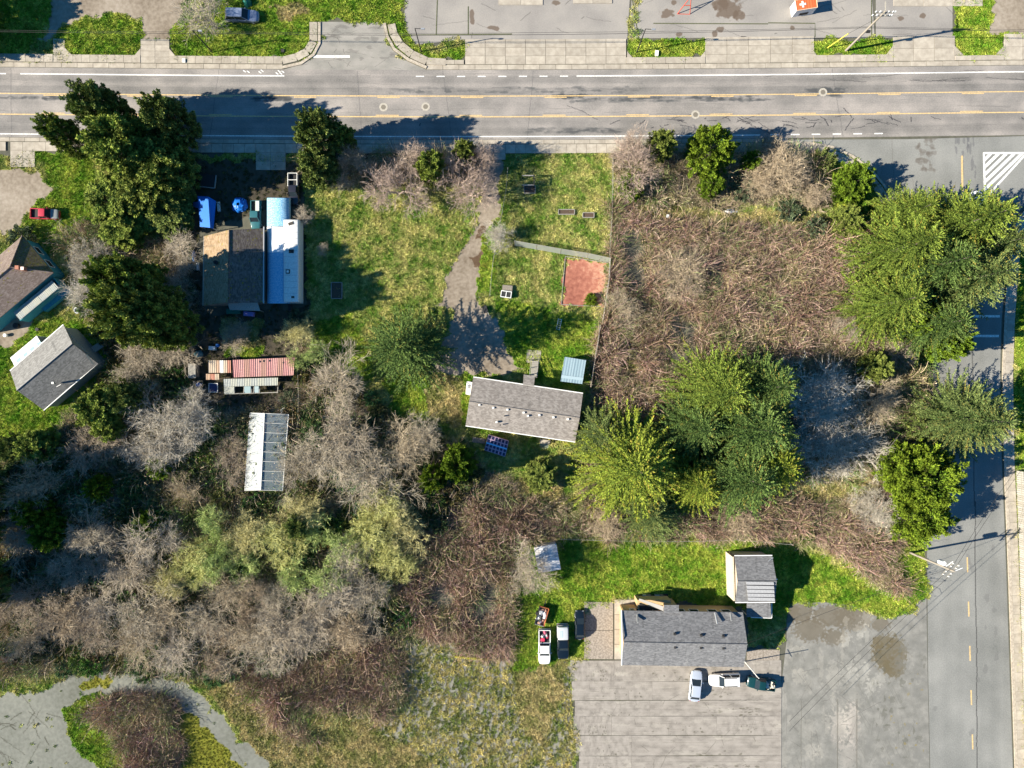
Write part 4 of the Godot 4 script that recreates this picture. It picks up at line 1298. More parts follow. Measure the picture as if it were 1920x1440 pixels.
	part("tarp", slope(G(375, 425, 1.9), G(370.6, 367.5, 1.9), G(390, 368.5, 2.5), G(394, 427, 2.5), 0.03), M.bluetarp, o)
	part("tarp", slope(G(405, 377, 1.9), G(400, 429.5, 1.9), G(394, 427, 2.5), G(390, 368.5, 2.5), 0.03), M.bluetarp, o)
	part("tarp_flap", slope(G(362, 388, 0.5), G(362, 379, 0.6), G(371, 378, 1.85), G(371, 390, 1.85), 0.03), M.bluetarp, o)
	posts(o, [G(375, 424, 1.85), G(371.5, 369, 1.85), G(404, 378, 1.85), G(399.5, 428, 1.85)], 1.85, M.steel)
	# crumpled tarp heap
	rows = []
	for i in 9:
		var line := []
		for j in 18:
			var a := TAU * j / 18.0
			var th := PI * 0.5 * i / 8.0
			var r := 1.15 * cos(th) * (1.0 + rr(-0.16, 0.16))
			line.append(G(450, 385) + Vector3(cos(a) * r, 0.85 * sin(th) + rr(-0.16, 0.16) * cos(th), sin(a) * r))
		rows.append(line)
	var hb := MB.new()
	hb.grid(rows, true)
	solo("tarp_heap", hb.mesh(), M.bluetarp, "crumpled shiny blue tarpaulin heaped over a pile in the yard", "tarpaulin")
	# tin sheds
	o = thing("shed", "low shed roofed with mismatched rusty and white tin sheets", "shed")
	sheets(o, "roof_sheet", G(390.6, 675.6, 2.1), G(432.5, 675.6, 2.1), G(433, 699, 2.35), G(391, 699, 2.35), 6, [M.rustmix[3], M.rustmix[3], M.rustmix[1], M.rustmix[2], M.rustmix[3], M.rustmix[0]])
	c = inset([G(390.6, 675.6, 2.0), G(432.5, 675.6, 2.0), G(433, 699, 2.0), G(391, 699, 2.0)], 0.1)
	for i in 4:
		part("wall", wall_quad(c[i], c[(i + 1) % 4], 0, 2.0, 0.08), M.wood, o)
	o = thing("shed", "long shed under faded red ribbed tin with holes in it", "shed")
	sheets(o, "roof_sheet", G(435.6, 675, 2.3), G(552.5, 670, 2.3), G(550, 703.5, 2.6), G(437.5, 707.5, 2.6), 11, M.redtin, 0.22, 0.03)
	c = inset([G(435.6, 675, 2.2), G(552.5, 670, 2.2), G(550, 703.5, 2.2), G(437.5, 707.5, 2.2)], 0.1)
	for i in 4:
		part("wall", wall_quad(c[i], c[(i + 1) % 4], 0, 2.2, 0.08), M.wood, o)
	for p in [[487, 678], [494, 677], [505, 676.5], [531, 680]]:
		vent(o, "roof_hole", p[0], p[1], 2.42, Vector3(0.2, 0.03, 0.25), M.dark)
	o = thing("lean_to", "narrow lean-to with orange rusted tin west of the sheds", "shed")
	sheets(o, "roof_sheet", G(385.6, 701, 1.7), G(410.6, 701, 1.7), G(410.6, 712, 1.5), G(386, 712, 1.5), 3, [M.rustmix[1], M.rustmix[0], M.rustmix[3]])
	posts(o, [G(386.5, 702, 1.6), G(410, 702, 1.6), G(410, 711, 1.5), G(386.5, 711, 1.5)], 1.5, M.wood)
	o = thing("shed", "grey tin shed with dark open bays and glazed panels on its south side", "shed")
	sheets(o, "roof_sheet", G(419, 710.6, 2.3), G(521, 708, 2.3), G(520.6, 722.5, 2.2), G(420, 725, 2.2), 8, M.greytin, 0.24, 0.02)
	part("roof_sheet", slope(G(420, 725, 2.12), G(439, 725, 2.12), G(439, 739, 1.8), G(420.5, 739, 1.8), 0.04), M.greytin[1], o)
	part("roof_panel", slope(G(458, 724.4, 2.1), G(470, 724.2, 2.1), G(470, 737.4, 1.8), G(458, 737.8, 1.8), 0.04), mat(0.25, 0.34, 0.36, 0.4), o)
	part("roof_panel", slope(G(477, 724.2, 2.1), G(485, 724, 2.1), G(485, 736.6, 1.8), G(477, 736.8, 1.8), 0.04), mat(0.3, 0.38, 0.4, 0.4), o)
	part("beam", wall_quad(G(439, 738.2, 1.8), G(520.4, 735.6, 1.8), 1.7, 1.82, 0.12), M.oldwood, o)
	part("rear_wall", wall_quad(G(420, 711.5, 2.2), G(520, 709, 2.2), 0, 2.2, 0.08), M.wood, o)
	for x in [439.5, 457, 471.5, 475.5, 486.5, 520.5]:
		part("rafter", wall_quad(G(x, 725, 2.0), G(x, 737, 1.85), 1.78, 1.9, 0.09), M.oldwood, o)
	posts(o, [G(420.5, 738, 1.75), G(439.5, 738, 1.75), G(486.5, 736.6, 1.75), G(520.2, 735.5, 1.75)], 1.72, M.wood)
	part("side_wall", wall_quad(G(419.8, 712, 2.1), G(420.6, 738, 1.7), 0, 1.75, 0.08), M.greytin[1], o)
	o = thing("shed_roof", "plank roofed hutch half hidden by shrubs west of the tin sheds", "hutch")
	for i in 5:
		part("plank", slope(G(352.5 + i * 2.8, 682, 1.7), G(355.1 + i * 2.8, 682, 1.7), G(355.3 + i * 2.8, 709, 1.8), G(352.7 + i * 2.8, 709, 1.8), 0.05), M.oldwood, o)
	part("wall", prism([G(353.5, 684, 1.6), G(365, 684, 1.6), G(365, 707, 1.6), G(353.5, 707, 1.6)], 1.6), M.wood, o)
	# greenhouse with ribs and panes
	o = thing("greenhouse", "long translucent white greenhouse with a gabled sheet roof", "greenhouse")
	var milk := mat(0.55, 0.6, 0.62, 0.5)
	milk.transparency = BaseMaterial3D.TRANSPARENCY_ALPHA
	milk.albedo_color.a = 0.38
	var clear := mat(0.5, 0.6, 0.66, 0.5)
	clear.transparency = BaseMaterial3D.TRANSPARENCY_ALPHA
	clear.albedo_color.a = 0.2
	for i in 8:
		var t0 := i / 8.0
		var t1 := (i + 0.97) / 8.0
		part("pane", slope(G(lerpf(469, 459, t0), lerpf(774, 920, t0), 2.0), G(lerpf(469, 459, t1), lerpf(774, 920, t1), 2.0), G(lerpf(496, 489, t1), lerpf(775, 919, t1), 3.0), G(lerpf(496, 489, t0), lerpf(775, 919, t0), 3.0), 0.015), milk, o)
		part("pane", slope(G(lerpf(541, 530, t0), lerpf(777, 920, t0), 2.0), G(lerpf(541, 530, t1), lerpf(777, 920, t1), 2.0), G(lerpf(496, 489, t1), lerpf(775, 919, t1), 3.0), G(lerpf(496, 489, t0), lerpf(775, 919, t0), 3.0), 0.015), clear, o)
	for i in 9:
		var t := i / 8.0
		var b := MB.new()
		b.tube([G(lerpf(469, 459, t), lerpf(774, 920, t), 2.03), G(lerpf(496, 489, t), lerpf(775, 919, t), 3.05), G(lerpf(541, 530, t), lerpf(777, 920, t), 2.03)], 0.03, 0.03, 4)
		part("rib", b.mesh(), M.white, o)
	for l in [[469, 774, 459, 920, 2.0], [496, 775, 489, 919, 3.05], [541, 777, 530, 920, 2.0]]:
		pipe(o, "purlin", G(l[0], l[1], l[4]), G(l[2], l[3], l[4]), 0.05, M.white)
	var gw := [G(469.5, 775, 1.95), G(540, 778, 1.95), G(529.5, 919, 1.95), G(460, 919, 1.95)]
	for i in 4:
		part("wall", wall_quad(gw[i], gw[(i + 1) % 4], 0, 1.92, 0.03), clear, o)
	for i in 9:
		var bench: String = ["planting_bed", "seed_tray", "plant_pot"][i % 3]
		solo(bench, box_mesh(Vector3(rr(0.8, 1.6), rr(0.4, 0.8), rr(0.7, 1.3)), 0.1), [M.wood, mat(0.35, 0.2, 0.15), mat(0.08, 0.16, 0.04), mat(0.4, 0.4, 0.38), mat(0.45, 0.35, 0.12)][i % 5], ["timber bed of soil inside the translucent greenhouse", "pale tray of seedlings on the bench inside the greenhouse", "potted plant block standing inside the translucent greenhouse"][i % 3], "planter", "benches inside the greenhouse").position = G(rr(500, 525), 790 + i * 14, 0.4)
	# medical-looking kiosk by the north yard
	o = thing("kiosk", "small white kiosk whose orange red roof bears a white cross", "kiosk")
	var kb := [up(1481, 14, 0), up(1520, 8, 0), up(1522, 27, 0), up(1484, 33, 0)]
	part("body", prism(kb, 1.9), mottled([0.6, 0.6, 0.62], [0.76, 0.76, 0.78], 2.0, 0.6, 122), o)
	var kr := []
	for p in kb:
		kr.append(Vector3(p.x, 1.98, p.z))
	var red := [mottled([0.5, 0.1, 0.035], [0.62, 0.17, 0.06], 1.0, 0.6, 123), mottled([0.45, 0.09, 0.03], [0.6, 0.15, 0.05], 1.2, 0.6, 124)]
	sheets(o, "roof_panel", kr[0], kr[1], kr[2], kr[3], 4, red, 0.3, 0.01)
	for i in 4:
		pipe(o, "roof_edge", kr[i] + Vector3(0, 0.03, 0), kr[(i + 1) % 4] + Vector3(0, 0.03, 0), 0.05, mat(0.7, 0.5, 0.35))
	var cc: Vector3 = (kr[0] * 0.68 + kr[1] * 0.32) * 0.5 + (kr[3] * 0.68 + kr[2] * 0.32) * 0.5
	part("cross_mark", box_mesh(Vector3(0.28, 0.02, 0.95)), M.white, o, Vector3(cc.x, 2.06, cc.z), 0.15)
	part("cross_mark", box_mesh(Vector3(0.95, 0.02, 0.28)), M.white, o, Vector3(cc.x, 2.064, cc.z), 0.15)
	part("hatch", box_mesh(Vector3(1.3, 0.6, 0.06)), M.dark, o, up(1503, 30.4, 0.7), 0.155)

# ---------- vehicles (front towards -z) ----------
# a rounded hull lofted through stations [z, half width, bottom, top]
func hull(st: Array, round_ := 0.14) -> ArrayMesh:
	var rows := []
	for s in st:
		var w: float = s[1]
		var lo: float = s[2]
		var hi: float = s[3]
		var r := minf(round_, (hi - lo) * 0.45)
		var line := []
		for q in [[-0.92, 0.0], [-1.0, 0.3], [-1.0, 0.7], [-0.97, 0.93]]:
			line.append(Vector3(q[0] * w, lerpf(lo, hi - r * 0.3, q[1]), s[0]))
		line.append(Vector3(-w + r, hi, s[0]))
		line.append(Vector3(0, hi + 0.02, s[0]))
		line.append(Vector3(w - r, hi, s[0]))
		for q in [[0.97, 0.93], [1.0, 0.7], [1.0, 0.3], [0.92, 0.0]]:
			line.append(Vector3(q[0] * w, lerpf(lo, hi - r * 0.3, q[1]), s[0]))
		rows.append(line)
	var b := MB.new()
	b.grid(rows, false)
	for e in [rows[0], rows[rows.size() - 1]]:
		for i in range(1, 10):
			b.tri(e[0], e[i], e[i + 1])
	return b.mesh()

func vehicle(called: String, style: String, label: String, category: String, px: float, py: float, dx: float, dy: float, ln: float, wd: float, paint: Material, roofp: Material = null, bedp: Material = null) -> Node3D:
	var p := G(px, py, 0.8)
	p.y = 0.0
	var o := thing(called, label, category, p, atan2(-dx, -dy), "parked vehicles")
	var h := ln * 0.5
	var w := wd * 0.5
	var suv := style == "suv"
	var truck := style == "truck"
	var belt := 1.08 if truck or suv else 0.92
	var roof := 1.75 if truck or suv else 1.42
	var hood := belt - 0.06
	# where the cabin's glass begins and ends, along z
	var c0 := -h + ln * (0.27 if truck else 0.3 if suv else 0.26)
	var c1 := -h + ln * (0.62 if truck else 0.97 if suv else 0.91)
	var r0 := c0 + ln * (0.12 if truck else 0.15 if suv else 0.19)
	var r1 := c1 - ln * (0.03 if truck else 0.06 if suv else 0.12)
	var st := [[-h, w * 0.5, 0.45, 0.6], [-h + 0.07, w * 0.7, 0.38, 0.7], [-h + 0.2, w * 0.84, 0.32, hood - 0.16], [-h + 0.45, w * 0.94, 0.3, hood - 0.08], [-h + 0.85, w, 0.28, hood - 0.03], [c0, w, 0.28, belt]]
	if truck:
		st += [[c1, w, 0.3, belt], [c1 + 0.06, w, 0.32, 0.7]]
	else:
		st += [[c1, w, 0.28, belt], [h - 0.26, w * 0.95, 0.3, belt - 0.06], [h - 0.1, w * 0.85, 0.36, belt - 0.16], [h, w * 0.62, 0.45, 0.66]]
	part("body", hull(st), paint, o)
	# cabin glass as a tapering hull, painted roof over it, pillars between
	var wt := w * 0.74
	var b := MB.new()
	var lo := [Vector3(-w * 0.9, belt, c0), Vector3(w * 0.9, belt, c0), Vector3(w * 0.9, belt, c1), Vector3(-w * 0.9, belt, c1)]
	var hi := [Vector3(-wt, roof - 0.05, r0), Vector3(wt, roof - 0.05, r0), Vector3(wt, roof - 0.05, r1), Vector3(-wt, roof - 0.05, r1)]
	for i in 4:
		var g := MB.new()
		var j := (i + 1) % 4
		g.quad(lo[j], lo[i], hi[i], hi[j])
		part(["windscreen", "side_window", "rear_window", "side_window"][i], g.mesh(), M.glass, o)
		b = MB.new()
		b.tube([lo[i], hi[i]], 0.06, 0.05, 5)
		part("pillar", b.mesh(), paint, o)
	part("roof", hull([[r0 - 0.04, wt * 0.9, roof - 0.08, roof - 0.04], [r0 + 0.12, wt + 0.02, roof - 0.08, roof], [r1 - 0.12, wt + 0.02, roof - 0.08, roof], [r1 + 0.04, wt * 0.9, roof - 0.08, roof - 0.05]], 0.05), roofp if roofp else paint, o)
	if style == "sedan" or suv:
		b = MB.new()
		for s in [-1.0, 1.0]:
			b.tube([lerp(lo[0 if s < 0 else 1], lo[3 if s < 0 else 2], 0.52), lerp(hi[0 if s < 0 else 1], hi[3 if s < 0 else 2], 0.5)], 0.05, 0.04, 5)
		part("door_pillar", b.mesh(), paint, o)
	if truck:
		var z0 := c1 + 0.08
		var bl := h - z0
		var bp := bedp if bedp else paint
		part("bed_floor", box_mesh(Vector3(wd - 0.2, 0.06, bl)), M.dark, o, Vector3(0, 0.68, z0 + bl * 0.5))
		for s in [-1.0, 1.0]:
			part("bed_side", box_mesh(Vector3(0.12, 0.66, bl), 0.06), bp, o, Vector3(s * (w - 0.07), 0.72, z0 + bl * 0.5))
		part("tailgate", box_mesh(Vector3(wd - 0.1, 0.56, 0.08), 0.03), bp, o, Vector3(0, 0.74, h - 0.05))
		part("bed_front", box_mesh(Vector3(wd - 0.1, 0.5, 0.06)), bp, o, Vector3(0, 0.78, z0))
		part("rear_bumper", box_mesh(Vector3(wd - 0.1, 0.16, 0.14), 0.1), M.steel, o, Vector3(0, 0.5, h + 0.03))
	for s in [-1.0, 1.0]:
		part("headlight", box_mesh(Vector3(0.3, 0.14, 0.1), 0.2), M.steel, o, Vector3(s * w * 0.66, 0.66, -h + 0.13))
		part("tail_light", box_mesh(Vector3(0.16, 0.16, 0.08), 0.1), M.tail, o, Vector3(s * w * 0.72, 0.74, h - (0.01 if truck else 0.14)))
		part("mirror", box_mesh(Vector3(0.18, 0.13, 0.1), 0.1), paint, o, Vector3(s * (w + 0.08), belt + 0.08, c0 + 0.45))
		for z in [-h + ln * 0.19, h - ln * 0.2]:
			b = MB.new()
			b.tube([Vector3(s * (w - 0.22), 0.33, z), Vector3(s * (w - 0.01), 0.33, z)], 0.33, 0.33, 14)
			var wheel := part("wheel", b.mesh(), M.dark, o)
			b = MB.new()
			b.tube([Vector3(s * (w - 0.02), 0.33, z), Vector3(s * (w + 0.005), 0.33, z)], 0.19, 0.19, 10)
			part("rim", b.mesh(), M.steel, wheel)
	part("number_plate", box_mesh(Vector3(0.32, 0.14, 0.02)), M.white, o, Vector3(0, 0.62, h + (0.06 if truck else 0.01)))
	return o

func car_paint(r: float, g: float, b: float, metal := 0.0) -> StandardMaterial3D:
	var m := mat(r, g, b, 0.35, metal)
	m.clearcoat_enabled = true
	m.clearcoat = 0.7
	m.clearcoat_roughness = 0.08
	return m

func cargo(o: Node3D, z0: float, z1: float, w: float, y: float, n: int, mats: Array) -> void:
	for i in n:
		var s := Vector3(rr(0.2, 0.6), rr(0.15, 0.4), rr(0.2, 0.7))
		var b := MB.new()
		b.box(Vector3.ZERO, s, Basis(Vector3(rr(-1, 1), rr(-1, 1), rr(-1, 1)).normalized(), rr(0, 1.2)), Color.WHITE, 0.15)
		part("cargo_piece", b.mesh(), mats[i % mats.size()], o, Vector3(rr(-w, w), y + rr(0, 0.22), rr(z0, z1)))

func build_vehicles() -> void:
	M.tail = mat(0.35, 0.02, 0.02, 0.3)
	var wp := car_paint(0.78, 0.78, 0.77)
	var o := vehicle("pickup_truck", "truck", "white pickup truck with a bed full of red and black bundles", "pickup truck", 1021, 1213.5, 0, 1, 5.2, 1.8, wp)
	cargo(o, 0.9, 2.3, 0.55, 0.85, 16, [mat(0.5, 0.03, 0.08), M.dark, mat(0.4, 0.08, 0.14), mat(0.5, 0.5, 0.5), M.dark])
	o = vehicle("pickup_truck", "truck", "dark pickup truck with a pale aluminium canopy over its bed", "pickup truck", 1055.5, 1204, 0.02, 1, 5.2, 1.75, car_paint(0.004, 0.008, 0.014), null, car_paint(0.28, 0.28, 0.29))
	part("bed_canopy", hull([[0.62, 0.74, 0.95, 1.68], [0.8, 0.78, 0.95, 1.75], [2.2, 0.78, 0.95, 1.75], [2.45, 0.74, 0.95, 1.6]], 0.12), mat(0.6, 0.62, 0.63, 0.4, 0.3), o)
	part("canopy_window", box_mesh(Vector3(0.5, 0.02, 1.0)), mat(0.4, 0.5, 0.54, 0.2), o, Vector3(0.32, 1.785, 1.5))
	vehicle("car", "sedan", "black saloon car parked nearest the concrete strip, beside the trucks", "car", 1087, 1172, 0, -1, 4.4, 1.5, car_paint(0.004, 0.008, 0.013))
	vehicle("car", "sedan", "silver blue saloon car parked below the long building's south eave", "car", 1304.5, 1287, 0.1, -1, 4.65, 1.72, car_paint(0.5, 0.55, 0.64, 0.3))
	o = vehicle("car", "suv", "white estate car with black roof rails parked below the long building", "car", 1359, 1275, -1, 0.03, 4.65, 1.8, wp)
	for s in [-1.0, 1.0]:
		part("roof_rail", box_mesh(Vector3(0.06, 0.08, 2.0)), M.dark, o, Vector3(s * 0.6, 1.8, 0.55))
	o = vehicle("pickup_truck", "truck", "dark green pickup truck with pale lumber in its bed by the car park", "pickup truck", 1427, 1282, -1, -0.15, 4.3, 1.65, car_paint(0.005, 0.035, 0.04))
	cargo(o, 0.7, 1.8, 0.45, 0.85, 14, [mat(0.6, 0.56, 0.46), mat(0.7, 0.68, 0.6), M.wood])
	o = vehicle("pickup_truck", "truck", "faded red pickup truck with a grey bonnet on the gravel drive", "pickup truck", 84, 401, 1, 0.03, 4.2, 1.55, car_paint(0.42, 0.035, 0.06))
	part("bonnet", hull([[-2.0, 0.62, 0.7, 0.92], [-1.8, 0.7, 0.8, 1.03], [-1.05, 0.72, 0.8, 1.1]], 0.08), mat(0.22, 0.24, 0.25, 0.5), o)
	vehicle("car", "suv", "slate blue estate car parked on grass under a bare tree north of the road", "car", 453.5, 29, 1, 0.04, 5.0, 1.75, car_paint(0.16, 0.2, 0.3, 0.3), car_paint(0.24, 0.29, 0.4, 0.3))
	vehicle("car", "sedan", "white car at the junction half hidden under spruce branches", "car", 1834, 386, 0.25, 1, 4.5, 1.75, wp)
	o = vehicle("pickup_truck", "truck", "small teal pickup truck in the shaded yard by the tarp carport", "pickup truck", 479.5, 404, 0, 1, 4.4, 1.5, car_paint(0.03, 0.12, 0.14))
	part("tool_box", box_mesh(Vector3(0.55, 0.5, 1.5), 0.03), mat(0.5, 0.55, 0.5), o, Vector3(-0.35, 0.95, 1.35))
	o = vehicle("pickup_truck", "truck", "black pickup truck with a pale pipe rack north of the carport", "pickup truck", 551, 356, 0, 1, 4.6, 1.5, car_paint(0.02, 0.02, 0.03))
	for s in [-1.0, 1.0]:
		pipe(o, "rack_rail", Vector3(s * 0.68, 1.5, 0.4), Vector3(s * 0.68, 1.5, 2.3), 0.05, M.white)
	for z in [0.4, 1.3, 2.3]:
		pipe(o, "rack_bar", Vector3(-0.68, 1.5, z), Vector3(0.68, 1.5, z), 0.05, M.white)
	for q in [[-0.68, 0.5], [0.68, 0.5], [-0.68, 2.2], [0.68, 2.2]]:
		pipe(o, "rack_leg", Vector3(q[0], 0.9, q[1]), Vector3(q[0], 1.5, q[1]), 0.04, M.white)
	# orange sided trailer of scrap
	o = thing("utility_trailer", "open trailer with orange side boards heaped with scrap metal", "trailer", up(1015.5, 1152, 0), -0.28 + PI)
	var orange := mottled([0.36, 0.1, 0.04], [0.55, 0.2, 0.08], 0.8, 0.7, 131)
	part("trailer_floor", box_mesh(Vector3(1.4, 0.08, 2.7)), M.wood, o, Vector3(0, 0.5, 0))
	for s in [-1.0, 1.0]:
		part("side_board", box_mesh(Vector3(0.07, 0.5, 2.7)), orange if s < 0 else M.dark, o, Vector3(s * 0.7, 0.78, 0))
		part("end_board", box_mesh(Vector3(1.4, 0.45, 0.06)), orange if s > 0 else M.steel, o, Vector3(0, 0.76, s * 1.36))
		var b := MB.new()
		b.tube([Vector3(s * 0.74, 0.3, 0.1), Vector3(s * 0.92, 0.3, 0.1)], 0.3, 0.3, 12)
		part("wheel", b.mesh(), M.dark, o)
	part("tow_bar", box_mesh(Vector3(0.1, 0.1, 1.1)), M.dark, o, Vector3(0, 0.45, 1.9))
	cargo(o, -1.2, 1.2, 0.5, 0.7, 30, [mat(0.7, 0.68, 0.64), M.steel, M.dark, mat(0.4, 0.25, 0.2), mat(0.75, 0.75, 0.72)])
	# low flat trailer in the shade by the big cypresses
	o = thing("flatbed_trailer", "low dark flatbed trailer with pale edge rails in the tree shade", "trailer", up(391, 341, 0), -0.12)
	part("deck", box_mesh(Vector3(2.6, 0.1, 1.9)), M.dark, o, Vector3(0, 0.6, 0))
	part("edge_rail", box_mesh(Vector3(0.1, 0.24, 1.9)), M.steel, o, Vector3(1.35, 0.68, 0))
	part("edge_rail", box_mesh(Vector3(2.6, 0.24, 0.1)), M.steel, o, Vector3(0, 0.68, 1.0))
	for s in [-1.0, 1.0]:
		var b := MB.new()
		b.tube([Vector3(-0.2, 0.3, s * 0.9), Vector3(-0.2, 0.3, s * 1.1)], 0.3, 0.3, 12)
		part("wheel", b.mesh(), M.dark, o)

# ---------- poles, wires, fences, garden things ----------
func pole(called: String, label: String, category: String, px: float, py: float, h: float, r: float, m: Material) -> Node3D:
	var o := thing(called, label, category, up(px, py, 0))
	var b := MB.new()
	b.tube([Vector3.ZERO, Vector3(0, h * 0.5, 0), Vector3(0, h, 0)], r, r * 0.72, 8)
	part("shaft", b.mesh(), m, o)
	return o

func wire(label: String, pts: Array, sag: float, r := 0.03, group := "overhead wires along the road") -> void:
	var line := []
	for i in pts.size() - 1:
		for j in 12:
			var t := j / 12.0
			var p: Vector3 = pts[i].lerp(pts[i + 1], t)
			p.y -= sag * 4.0 * t * (1.0 - t)
			line.append(p)
	line.append(pts[pts.size() - 1])
	var b := MB.new()
	b.tube(line, r, r, 4)
	solo("wire", b.mesh(), M.dark, label, "wire", group)

func wire_fence(label: String, pts: Array, h: float, gap: float, postm: Material, meshm: Material, lean := Vector3.ZERO) -> void:
	var o := thing("fence", label, "fence")
	var b := MB.new()
	for i in pts.size() - 1:
		var a := up(pts[i][0], pts[i][1], 0)
		var e := up(pts[i + 1][0], pts[i + 1][1], 0)
		var n := maxi(1, int((e - a).length() / gap))
		for j in n + (1 if i == pts.size() - 2 else 0):
			var p := a.lerp(e, float(j) / n)
			pipe(o, "post", p, p + Vector3(0, h, 0) + lean, 0.05, postm)
		if meshm:
			b.quad(a + Vector3(0, 0.05, 0), e + Vector3(0, 0.05, 0), e + Vector3(0, h - 0.05, 0) + lean, a + Vector3(0, h - 0.05, 0) + lean)
		pipe(o, "top_rail", a + Vector3(0, h - 0.03, 0) + lean, e + Vector3(0, h - 0.03, 0) + lean, 0.025, postm)
	if meshm:
		part("wire_mesh", b.mesh(), meshm, o)

func planks_fence(label: String, pts: Array, h: float, pw: float, m: Array) -> void:
	var o := thing("fence", label, "fence")
	for i in pts.size() - 1:
		var a := up(pts[i][0], pts[i][1], 0)
		var e := up(pts[i + 1][0], pts[i + 1][1], 0)
		var d := (e - a)
		var n := maxi(1, int(d.length() / pw))
		var turn := atan2(-d.z, d.x)
		for j in n:
			part("plank", box_mesh(Vector3(pw - 0.03, h + rr(-0.06, 0.06), 0.05)), m[rng.randi() % m.size()], o, a.lerp(e, (j + 0.5) / n) + Vector3(0, h * 0.5, 0), turn + rr(-0.05, 0.05))
		part("rail", box_mesh(Vector3(d.length(), 0.09, 0.06)), m[0], o, (a + e) * 0.5 + Vector3(0, h * 0.7, 0) + Vector3(-d.z, 0, d.x).normalized() * 0.06, turn)

func build_small() -> void:
	var grey := mat(0.3, 0.27, 0.23, 0.9)
	var glassy := mat(0.75, 0.77, 0.78, 0.3)
	# big utility poles
	var o := pole("utility_pole", "tall wooden utility pole with a grey transformer over the side street", "utility pole", 1706, 1036, 10.8, 0.17, grey)
	for y in [10.4, 9.3]:
		part("crossarm", box_mesh(Vector3(0.12, 0.14, 2.4)), M.oldwood, o, Vector3(0, y, 0), -0.75)
		for s in [-1.0, -0.5, 0.5, 1.0]:
			part("insulator", box_mesh(Vector3(0.12, 0.22, 0.12), 0.2), glassy, o, Vector3(-sin(-0.75) * -s * 1.0, y + 0.18, cos(-0.75) * s * 1.0) if false else Vector3(sin(-0.75) * s, y + 0.18, cos(-0.75) * s))
	var b := MB.new()
	b.tube([Vector3(0.1, 7.2, -0.42), Vector3(0.1, 8.3, -0.42)], 0.32, 0.32, 12)
	part("transformer", b.mesh(), glassy, o)
	pipe(o, "bracket", Vector3(0, 8.6, 0), Vector3(0.9, 9.0, -0.9), 0.05, glassy)
	pipe(o, "bracket", Vector3(0, 10.7, 0), Vector3(1.0, 10.9, -0.5), 0.04, glassy)
	o = pole("utility_pole", "tall utility pole on the grass verge north of the road with many insulators", "utility pole", 1586, 95, 11.4, 0.17, grey)
	for y in [11.0, 10.1]:
		part("crossarm", box_mesh(Vector3(2.6, 0.14, 0.12)), M.oldwood, o, Vector3(0.2, y, 0))
		for s in [-1.2, -0.6, 0.5, 1.1, 1.4]:
			part("insulator", box_mesh(Vector3(0.14, 0.26, 0.14), 0.2), glassy, o, Vector3(s, y + 0.2, 0))
	part("crossarm", box_mesh(Vector3(0.12, 0.14, 2.0)), M.oldwood, o, Vector3(0.4, 10.6, -0.7))
	part("cable_box", box_mesh(Vector3(0.6, 0.3, 0.3), 0.1), M.dark, o, Vector3(0.35, 6.0, 0.1))
	o = thing("guy_wire", "yellow sleeved guy wire anchored in the verge beside the utility pole", "guy wire", up(1551, 90, 0))
	pipe(o, "sleeve", Vector3.ZERO, Vector3(1.3, 4.0, -0.2), 0.07, mat(0.7, 0.6, 0.08, 0.6))
	pipe(o, "cable", Vector3(1.3, 4.0, -0.2), Vector3(2.8, 9.5, 0.3), 0.02, M.dark)
	# thin street poles
	for p in [[1194, 98, 7.0, "slender dark street pole on the middle grass verge"], [790, 97, 7.0, "slender dark pole in the grass at the north street corner"], [398, 98, 6.6, "slender dark pole leaning over grass near the slate blue car"]]:
		o = pole("street_pole", p[3], "pole", p[0], p[1], p[2], 0.09, M.dark)
		pipe(o, "arm", Vector3(0, p[2], 0), Vector3(0.9, p[2] + 0.1, 0.1), 0.05, M.dark)
		part("lamp_head", box_mesh(Vector3(0.6, 0.12, 0.25), 0.2), M.steel, o, Vector3(1.1, p[2] + 0.1, 0.1))
	o = pole("flag_pole", "thin white pole rising at the southeast corner of the long building", "pole", 1396, 1240, 6.2, 0.08, M.white)
	part("cross_bar", box_mesh(Vector3(0.06, 0.06, 1.3)), M.steel, o, Vector3(0, 4.4, 0), 0.5)
	# wires
	wire("lower telephone cable running along the north side of the main road", [G(-240, 55, 6), G(480, 63, 6), G(1000, 65, 6), G(1624, 52, 6), G(2160, 60, 6)], 0.3, 0.035)
	wire("second telephone cable just beside the lower one north of the road", [G(-240, 52, 6.5), G(480, 60, 6.5), G(1000, 61, 6.5), G(1626, 50, 6.5), G(2160, 56, 6.5)], 0.3, 0.025)
	for s in [[-1.0, "power line dropping from the tall pole across the car park"], [1.0, "outer power line from the tall pole down across the car park"]]:
		wire(s[1], [G(1970, 800 + s[0] * 8, 9.5), G(1785, 1070 + s[0] * 6, 10.4), G(1480, 1362 + s[0] * 9, 7.0)], 0.5, 0.022, "power lines at the tall pole")
	wire("thin service wire from the tall pole to the long building", [G(1780, 1066, 9.2), G(1398, 1208, 5.6)], 0.5, 0.02)
	for x in [[28, 137, 8, 270], [676, 130, 662, 262], [826, 130, 832, 232]]:
		pass
	# road side fences
	var mesh_m := mat(0.42, 0.45, 0.43, 0.6)
	mesh_m.transparency = BaseMaterial3D.TRANSPARENCY_ALPHA
	mesh_m.albedo_color.a = 0.55
	var thin_m := mat(0.35, 0.36, 0.33, 0.6)
	thin_m.transparency = BaseMaterial3D.TRANSPARENCY_ALPHA
	thin_m.albedo_color.a = 0.22
	wire_fence("slack grey netting fence sagging across the garden lawn", [[965, 461], [1005, 468], [1050, 476], [1100, 484], [1142, 493], [1140, 530], [1134, 570], [1129, 604]], 1.7, 2.6, M.oldwood, mesh_m, Vector3(0.0, 0.0, -0.45))
